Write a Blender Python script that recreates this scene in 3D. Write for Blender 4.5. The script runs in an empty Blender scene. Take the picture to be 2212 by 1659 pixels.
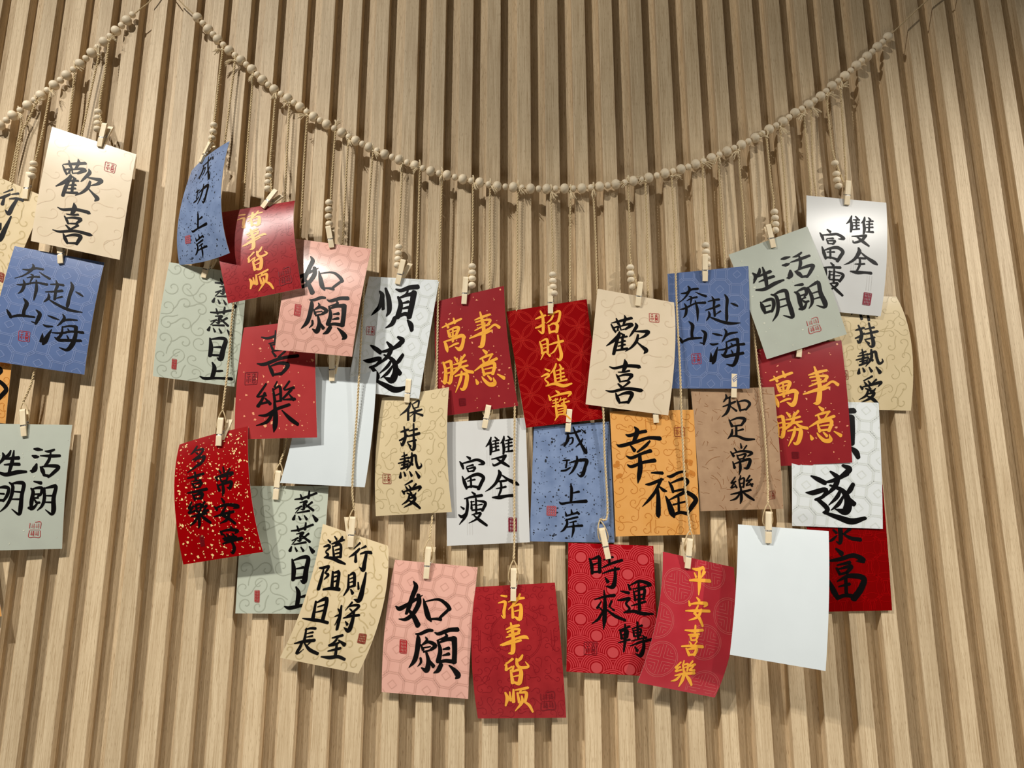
import bpy, bmesh, math, random
import numpy as np
from mathutils import Vector

SC = bpy.context.scene
COL = SC.collection

# ------------------------------------------------------------------ camera
W, H = 2212, 1659
FPX = 1603.0                       # focal length in pixels of the full frame
TILT = math.radians(12.0)
DIST = 0.9727                      # metres from the lens to the slat faces along the view axis
CAM = np.array([0.0, -DIST * math.cos(TILT), -DIST * math.sin(TILT)])
cd = bpy.data.cameras.new('camera')
cd.sensor_fit = 'HORIZONTAL'
cd.sensor_width = 36.0
cd.lens = 36.0 * FPX / W
cd.clip_start = 0.01
cam = bpy.data.objects.new('camera', cd)
cam.location = CAM
cam.rotation_euler = (math.pi / 2 + TILT, 0, 0)
COL.objects.link(cam)
SC.camera = cam

# ------------------------------------------------------------------ light
SC.view_settings.view_transform = 'Standard'
SC.view_settings.look = 'None'
SC.view_settings.exposure = 0.0
SC.view_settings.gamma = 1.0
SC.view_settings.use_curve_mapping = False
wd = bpy.data.worlds.new('room_light')
SC.world = wd
wd.use_nodes = True
wd.node_tree.nodes['Background'].inputs['Color'].default_value = (1.0, 0.86, 0.68, 1)
wd.node_tree.nodes['Background'].inputs['Strength'].default_value = 0.002


def spot(name, loc, aim, power, angle, blend, radius, color):
    l = bpy.data.lights.new(name, 'SPOT')
    l.energy = power
    l.spot_size = math.radians(angle)
    l.spot_blend = blend
    l.shadow_soft_size = radius
    l.color = color
    o = bpy.data.objects.new(name, l)
    o.location = loc
    o.rotation_euler = (Vector(aim) - Vector(loc)).to_track_quat('-Z', 'Y').to_euler()
    COL.objects.link(o)
    return o


CAMZ = CAM[2]
LW = (1.0, 0.955, 0.88)
spot('ceiling_spotlight_left', (-0.80, -1.12, CAMZ + 1.40), (-0.32, 0.0, 0.06), 56, 112, 0.9, 0.012, LW)
spot('ceiling_spotlight_right', (2.10, -1.20, 0.95), (0.82, 0.0, -0.40), 165, 55, 0.7, 0.03, LW)
spot('room_spotlight_right', (1.30, -1.7, 1.20), (0.38, 0.0, -0.62), 48, 46, 0.7, 0.06, LW)
spot('room_spotlight_left', (-1.50, -1.35, 1.50), (-0.20, 0.0, -0.74), 205, 46, 0.9, 0.05, LW)
for x, y, z, power in ((-0.40, -1.35, -1.45, 19), (0.55, -1.35, -1.40, 16)):   # fill lights added low in front of the wall to brighten its grooves
    lp = bpy.data.lights.new('low_fill_light', 'POINT')
    lp.energy = power
    lp.shadow_soft_size = 0.35
    lp.color = (1.0, 0.92, 0.80)
    lo = bpy.data.objects.new('low_fill_light', lp)
    lo.location = (x, y, z)
    COL.objects.link(lo)

# ------------------------------------------------------------------ helpers
def at(px, py, d):
    """Point of the place seen at a photo pixel, d millimetres in front of the slat faces."""
    fw = np.array([0, math.cos(TILT), math.sin(TILT)])
    up = np.array([0, -math.sin(TILT), math.cos(TILT)])
    v = fw * FPX + np.array([1.0, 0, 0]) * (px - W / 2) - up * (py - H / 2)
    return CAM + v * ((-d / 1000 - CAM[1]) / v[1])


def proj(p):
    fw = np.array([0, math.cos(TILT), math.sin(TILT)])
    up = np.array([0, -math.sin(TILT), math.cos(TILT)])
    v = p - CAM
    z = v @ fw
    return np.array([W / 2 + FPX * v[0] / z, H / 2 - FPX * (v @ up) / z])


def unit(v):
    return v / max(1e-12, np.linalg.norm(v))


class Mesh:
    def __init__(self):
        self.v = []
        self.f = []
        self.m = []
        self.smooth = True

    def add(self, vs, fs, mat=0):
        b = len(self.v)
        self.v += [tuple(map(float, p)) for p in vs]
        self.f += [tuple(b + i for i in f) for f in fs]
        self.m += [mat] * len(fs)

    def link(self, name, mats, parent=None, origin=(0, 0, 0), smooth=True):
        me = bpy.data.meshes.new(name)
        o = np.array(origin, float)
        me.from_pydata([tuple(np.array(p) - o) for p in self.v], [], self.f)
        for m in (mats if isinstance(mats, list) else [mats]):
            me.materials.append(m)
        me.polygons.foreach_set('material_index', self.m)
        me.polygons.foreach_set('use_smooth', [smooth] * len(self.f))
        me.update()
        ob = bpy.data.objects.new(name, me)
        COL.objects.link(ob)
        if parent is None:
            ob.location = o
        else:
            ob.parent = parent
            ob.location = o - np.array(parent.location)
        return ob


def tube(mb, pts, r, sides=6, mat=0, cap=True):
    pts = [np.array(p, float) for p in pts]
    n = len(pts)
    if not hasattr(r, '__len__'):
        r = [r] * n
    vs, fs = [], []
    nrm = None
    for i, p in enumerate(pts):
        t = unit(pts[min(i + 1, n - 1)] - pts[max(i - 1, 0)])
        if nrm is None:
            a = np.array([0, 1.0, 0]) if abs(t[1]) < 0.9 else np.array([1.0, 0, 0])
            nrm = unit(np.cross(t, a))
        nrm = unit(nrm - t * (nrm @ t))
        b = np.cross(t, nrm)
        for k in range(sides):
            a = 2 * math.pi * k / sides
            vs.append(p + r[i] * (math.cos(a) * nrm + math.sin(a) * b))
    for i in range(n - 1):
        for k in range(sides):
            k2 = (k + 1) % sides
            fs.append((i * sides + k, i * sides + k2, (i + 1) * sides + k2, (i + 1) * sides + k))
    if cap:
        fs.append(tuple(range(sides))[::-1])
        fs.append(tuple((n - 1) * sides + k for k in range(sides)))
    mb.add(vs, fs, mat)


def spline(pts, step):
    """Catmull-Rom through the points, resampled about every step."""
    P = [np.array(p, float) for p in pts]
    if len(P) < 2:
        return P
    P = [2 * P[0] - P[1]] + P + [2 * P[-1] - P[-2]]
    out = []
    for i in range(1, len(P) - 2):
        L = np.linalg.norm(P[i + 1] - P[i])
        n = max(1, int(math.ceil(L / step)))
        for k in range(n):
            t = k / n
            a, b, c, d = P[i - 1], P[i], P[i + 1], P[i + 2]
            out.append(0.5 * (2 * b + (c - a) * t + (2 * a - 5 * b + 4 * c - d) * t * t + (3 * b - a - 3 * c + d) * t ** 3))
    out.append(P[-2])
    return out


def twist(mb, pts, r=0.00085, sep=0.00075, pitch=0.0085, phase=0.0):
    """Two yarns laid around each other along a path."""
    q = spline(pts, pitch / 6)
    n = len(q)
    s = 0.0
    A, B = [], []
    nrm = None
    for i in range(n):
        if i:
            s += np.linalg.norm(q[i] - q[i - 1])
        t = unit(q[min(i + 1, n - 1)] - q[max(i - 1, 0)])
        if nrm is None:
            nrm = unit(np.cross(t, [0, 1.0, 0]))
        nrm = unit(nrm - t * (nrm @ t))
        b = np.cross(t, nrm)
        a = 2 * math.pi * s / pitch + phase
        o = sep * (math.cos(a) * nrm + math.sin(a) * b)
        A.append(q[i] + o)
        B.append(q[i] - o)
    tube(mb, A, r, 6)
    tube(mb, B, r, 6)


def empty(name, loc, label, cat, group=None):
    o = bpy.data.objects.new(name, None)
    o.empty_display_size = 0.01
    o.location = loc
    COL.objects.link(o)
    tag(o, label, cat, group)
    return o


def tag(o, label, cat, group=None):
    o['label'] = label
    o['category'] = cat
    if group:
        o['group'] = group


# ------------------------------------------------------------------ materials
def lin(c):
    r = []
    for x in c:
        x /= 255.0
        r.append(x / 12.92 if x <= 0.04045 else ((x + 0.055) / 1.055) ** 2.4)
    return (r[0], r[1], r[2], 1.0)


def new_mat(name, color, rough=0.5, spec=0.5, metal=0.0):
    m = bpy.data.materials.new(name)
    m.use_nodes = True
    b = m.node_tree.nodes['Principled BSDF']
    b.inputs['Base Color'].default_value = color
    b.inputs['Roughness'].default_value = rough
    b.inputs['Specular IOR Level'].default_value = spec
    b.inputs['Metallic'].default_value = metal
    return m


def node(nt, kind, **kw):
    n = nt.nodes.new(kind)
    for k, v in kw.items():
        setattr(n, k, v)
    return n


def noisy(name, c1, c2, scale, rough=0.5, spec=0.5, vec=(1, 1, 1), detail=4.0, bump=0.0, coord='Object'):
    """A surface whose own colour wanders between two tones."""
    m = new_mat(name, c1, rough, spec)
    nt = m.node_tree
    b = nt.nodes['Principled BSDF']
    tc = node(nt, 'ShaderNodeTexCoord')
    mp = node(nt, 'ShaderNodeMapping')
    mp.inputs['Scale'].default_value = vec
    nz = node(nt, 'ShaderNodeTexNoise')
    nz.inputs['Scale'].default_value = scale
    nz.inputs['Detail'].default_value = detail
    mx = node(nt, 'ShaderNodeMix', data_type='RGBA')
    mx.inputs['A'].default_value = c1
    mx.inputs['B'].default_value = c2
    cr = node(nt, 'ShaderNodeMapRange')
    cr.inputs['From Min'].default_value = 0.3
    cr.inputs['From Max'].default_value = 0.7
    nt.links.new(tc.outputs[coord], mp.inputs['Vector'])
    nt.links.new(mp.outputs['Vector'], nz.inputs['Vector'])
    nt.links.new(nz.outputs['Fac'], cr.inputs['Value'])
    nt.links.new(cr.outputs['Result'], mx.inputs['Factor'])
    nt.links.new(mx.outputs['Result'], b.inputs['Base Color'])
    if bump:
        bp = node(nt, 'ShaderNodeBump')
        bp.inputs['Strength'].default_value = bump
        bp.inputs['Distance'].default_value = 0.0004
        nt.links.new(nz.outputs['Fac'], bp.inputs['Height'])
        nt.links.new(bp.outputs['Normal'], b.inputs['Normal'])
    return m


def slat_wood():
    m = new_mat('slat_wood', lin((205, 180, 138)), 0.55, 0.35)
    nt = m.node_tree
    b = nt.nodes['Principled BSDF']
    tc = node(nt, 'ShaderNodeTexCoord')
    sx = node(nt, 'ShaderNodeSeparateXYZ')
    nt.links.new(tc.outputs['Object'], sx.inputs['Vector'])
    # a random tone for each rib
    dv = node(nt, 'ShaderNodeMath', operation='MULTIPLY')
    dv.inputs[1].default_value = 1 / 0.0408
    nt.links.new(sx.outputs['X'], dv.inputs[0])
    fl = node(nt, 'ShaderNodeMath', operation='FLOOR')
    nt.links.new(dv.outputs[0], fl.inputs[0])
    wn = node(nt, 'ShaderNodeTexWhiteNoise', noise_dimensions='1D')
    nt.links.new(fl.outputs[0], wn.inputs['W'])
    # long grain, shifted from rib to rib
    sh = node(nt, 'ShaderNodeMath', operation='MULTIPLY')
    sh.inputs[1].default_value = 7.3
    nt.links.new(wn.outputs['Value'], sh.inputs[0])
    cx = node(nt, 'ShaderNodeCombineXYZ')
    nt.links.new(sh.outputs[0], cx.inputs['Z'])
    ad = node(nt, 'ShaderNodeVectorMath', operation='ADD')
    nt.links.new(tc.outputs['Object'], ad.inputs[0])
    nt.links.new(cx.outputs[0], ad.inputs[1])
    mp = node(nt, 'ShaderNodeMapping')
    mp.inputs['Scale'].default_value = (1.0, 1.0, 0.018)
    nt.links.new(ad.outputs[0], mp.inputs['Vector'])
    fine = node(nt, 'ShaderNodeTexNoise')
    fine.inputs['Scale'].default_value = 900
    fine.inputs['Detail'].default_value = 3
    nt.links.new(mp.outputs['Vector'], fine.inputs['Vector'])
    mp2 = node(nt, 'ShaderNodeMapping')
    mp2.inputs['Scale'].default_value = (1.0, 1.0, 0.03)
    nt.links.new(ad.outputs[0], mp2.inputs['Vector'])
    broad = node(nt, 'ShaderNodeTexNoise')
    broad.inputs['Scale'].default_value = 130
    broad.inputs['Detail'].default_value = 2
    broad.inputs['Distortion'].default_value = 1.2
    nt.links.new(mp2.outputs['Vector'], broad.inputs['Vector'])
    # tiny pores
    mp3 = node(nt, 'ShaderNodeMapping')
    mp3.inputs['Scale'].default_value = (1.0, 1.0, 0.05)
    nt.links.new(ad.outputs[0], mp3.inputs['Vector'])
    pore = node(nt, 'ShaderNodeTexNoise')
    pore.inputs['Scale'].default_value = 2200
    pore.inputs['Detail'].default_value = 1
    nt.links.new(mp3.outputs['Vector'], pore.inputs['Vector'])

    def mix(fac, a, bcol, lo=0.35, hi=0.65):
        mr = node(nt, 'ShaderNodeMapRange')
        mr.inputs['From Min'].default_value = lo
        mr.inputs['From Max'].default_value = hi
        nt.links.new(fac, mr.inputs['Value'])
        mx = node(nt, 'ShaderNodeMix', data_type='RGBA')
        nt.links.new(mr.outputs['Result'], mx.inputs['Factor'])
        for s, c in (('A', a), ('B', bcol)):
            if isinstance(c, tuple):
                mx.inputs[s].default_value = c
            else:
                nt.links.new(c, mx.inputs[s])
        return mx.outputs['Result']

    t1 = mix(broad.outputs['Fac'], lin((200, 177, 142)), lin((217, 195, 160)))
    t2 = mix(fine.outputs['Fac'], lin((180, 154, 118)), t1, 0.30, 0.52)
    t3 = mix(pore.outputs['Fac'], lin((160, 134, 100)), t2, 0.26, 0.40)
    hs = node(nt, 'ShaderNodeHueSaturation')
    vr = node(nt, 'ShaderNodeMapRange')
    vr.inputs['To Min'].default_value = 0.90
    vr.inputs['To Max'].default_value = 1.06
    nt.links.new(wn.outputs['Value'], vr.inputs['Value'])
    nt.links.new(vr.outputs['Result'], hs.inputs['Value'])
    nt.links.new(t3, hs.inputs['Color'])
    nt.links.new(hs.outputs['Color'], b.inputs['Base Color'])
    bp = node(nt, 'ShaderNodeBump')
    bp.inputs['Strength'].default_value = 0.25
    bp.inputs['Distance'].default_value = 0.0003
    nt.links.new(fine.outputs['Fac'], bp.inputs['Height'])
    nt.links.new(bp.outputs['Normal'], b.inputs['Normal'])
    return m


M_WALL = slat_wood()
M_CLIP = noisy('birch_clip', lin((226, 205, 168)), lin((240, 224, 192)), 160, 0.5, 0.35, (1, 1, 0.15), 3)
M_STEEL = new_mat('spring_steel', (0.55, 0.53, 0.50, 1), 0.28, 0.5, 1.0)
M_JUTE = noisy('jute_yarn', lin((222, 203, 164)), lin((184, 158, 116)), 900, 0.85, 0.15, (1, 1, 1), 2, 0.3)
M_FLUFF = noisy('jute_fibre', lin((238, 222, 190)), lin((214, 192, 152)), 700, 0.85, 0.15, (1, 1, 1), 2)
M_INK = new_mat('black_ink', lin((10, 8, 8)), 0.36, 0.18)
M_GOLDINK = noisy('gold_ink', lin((238, 172, 62)), lin((228, 158, 48)), 60, 0.4, 0.4)
M_EDGE = new_mat('card_edge_white', lin((236, 228, 218)), 0.5, 0.3)


def bead_mat():
    m = noisy('bead_maple', lin((244, 230, 204)), lin((232, 212, 178)), 90, 0.5, 0.35, (1, 1, 0.25), 4)
    nt = m.node_tree
    b = nt.nodes['Principled BSDF']
    src = b.inputs['Base Color'].links[0].from_socket
    oi = node(nt, 'ShaderNodeObjectInfo')
    mr = node(nt, 'ShaderNodeMapRange')
    mr.inputs['To Min'].default_value = 0.86
    mr.inputs['To Max'].default_value = 1.05
    nt.links.new(oi.outputs['Random'], mr.inputs['Value'])
    hs = node(nt, 'ShaderNodeHueSaturation')
    nt.links.new(mr.outputs['Result'], hs.inputs['Value'])
    nt.links.new(src, hs.inputs['Color'])
    nt.links.new(hs.outputs['Color'], b.inputs['Base Color'])
    return m


M_BEAD = bead_mat()
SEALC = {'red': new_mat('seal_red', lin((178, 40, 44)), 0.45, 0.3), 'pale': new_mat('seal_faded_red', lin((176, 92, 100)), 0.45, 0.3),
         'dark': new_mat('seal_maroon', lin((120, 14, 26)), 0.45, 0.3), 'deep': new_mat('seal_deep_red', lin((112, 12, 22)), 0.45, 0.3),
         'crimson': new_mat('seal_crimson', lin((140, 18, 46)), 0.45, 0.3), 'brown': new_mat('seal_brown_red', lin((140, 48, 34)), 0.45, 0.3)}

# design: paper colour, second paper tone, pattern colour, fleck colour, ink
PAPER = {
    'A': ((225, 207, 180), (218, 201, 172), (213, 192, 163), None, 'k'),
    'B': ((95, 115, 158), (89, 108, 150), (117, 133, 173), None, 'k'),
    'C': ((182, 188, 175), (177, 182, 170), None, (206, 208, 190), 'k'),
    'D': ((128, 146, 180), (105, 123, 157), None, (34, 38, 48), 'k'),
    'E': ((161, 40, 44), (145, 32, 37), (133, 24, 32), None, 'g'),
    'F': ((227, 176, 160), (221, 168, 153), (208, 157, 141), None, 'k'),
    'G': ((225, 230, 231), (221, 226, 227), (214, 219, 215), None, 'k'),
    'H': ((146, 41, 45), (139, 36, 42), None, (232, 152, 110), 'g'),
    'I': ((139, 5, 8), (132, 3, 7), (169, 33, 27), None, 'g'),
    'J': ((207, 208, 206), (204, 204, 202), (199, 198, 195), None, 'k'),
    'K': ((213, 195, 157), (206, 187, 148), (186, 168, 127), None, 'k'),
    'L': ((176, 145, 115), (163, 132, 104), (145, 102, 69), None, 'k'),
    'M': ((221, 163, 95), (215, 154, 81), (191, 122, 54), None, 'k'),
    'N': ((153, 1, 7), (143, 1, 5), None, (239, 206, 140), 'k'),
    'O': ((190, 196, 180), (185, 191, 175), (166, 171, 154), None, 'k'),
    'P': ((223, 204, 166), (215, 194, 155), (197, 176, 133), None, 'k'),
    'Q': ((156, 10, 20), (150, 8, 17), (196, 60, 66), (192, 64, 68), 'k'),
    'R': ((179, 52, 62), (170, 42, 53), (194, 93, 91), None, 'g'),
    'S': ((172, 58, 58), (165, 52, 54), None, (236, 158, 116), 'k'),
    'T': ((124, 0, 1), (118, 0, 1), (142, 2, 4), None, 'k'),
    'W': ((216, 224, 227), (213, 221, 224), None, None, 'k'),
}
PM = {}
for k, (c1, c2, pc, fc, ink) in PAPER.items():
    sc = {'D': 55, 'L': 70, 'E': 60}.get(k, 30)
    PM[k] = [noisy('card_paper_' + k.lower(), lin(c1), lin(c2), sc, 0.23, 0.4, detail=6),
             M_EDGE,
             new_mat('print_' + k.lower(), lin(pc or c2), 0.23, 0.4),
             new_mat('fleck_' + k.lower(), lin(fc or c2), 0.4, 0.5)]

# ------------------------------------------------------------------ the slatted wall
def wall():
    mb = Mesh()
    face, dep, bev = 0.0195, 0.0156, 0.0006
    ribs = []
    for j in range(-11, 11):
        for i in range(4):
            ribs.append(0.0268 + j * 0.1633 + i * 0.04)
    prof = []
    for r in ribs:
        l = r - face
        prof += [(l, dep), (l, bev), (l + bev * 0.3, bev * 0.3), (l + bev, 0), (r - bev, 0), (r - bev * 0.3, bev * 0.3), (r, bev), (r, dep)]
    prof = [(ribs[0] - 0.05, dep)] + prof + [(ribs[-1] + 0.05, dep)]
    back = [(prof[-1][0], 0.03), (prof[0][0], 0.03)]
    ring = prof + back
    z0, z1 = -1.25, 1.45
    n = len(ring)
    vs = [(x, y, z0) for x, y in ring] + [(x, y, z1) for x, y in ring]
    fs = [(k, (k + 1) % n, n + (k + 1) % n, n + k) for k in range(n)]
    mb.add(vs, fs)
    o = mb.link('wall_back', M_WALL, smooth=False)
    o['kind'] = 'structure'


wall()

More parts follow.
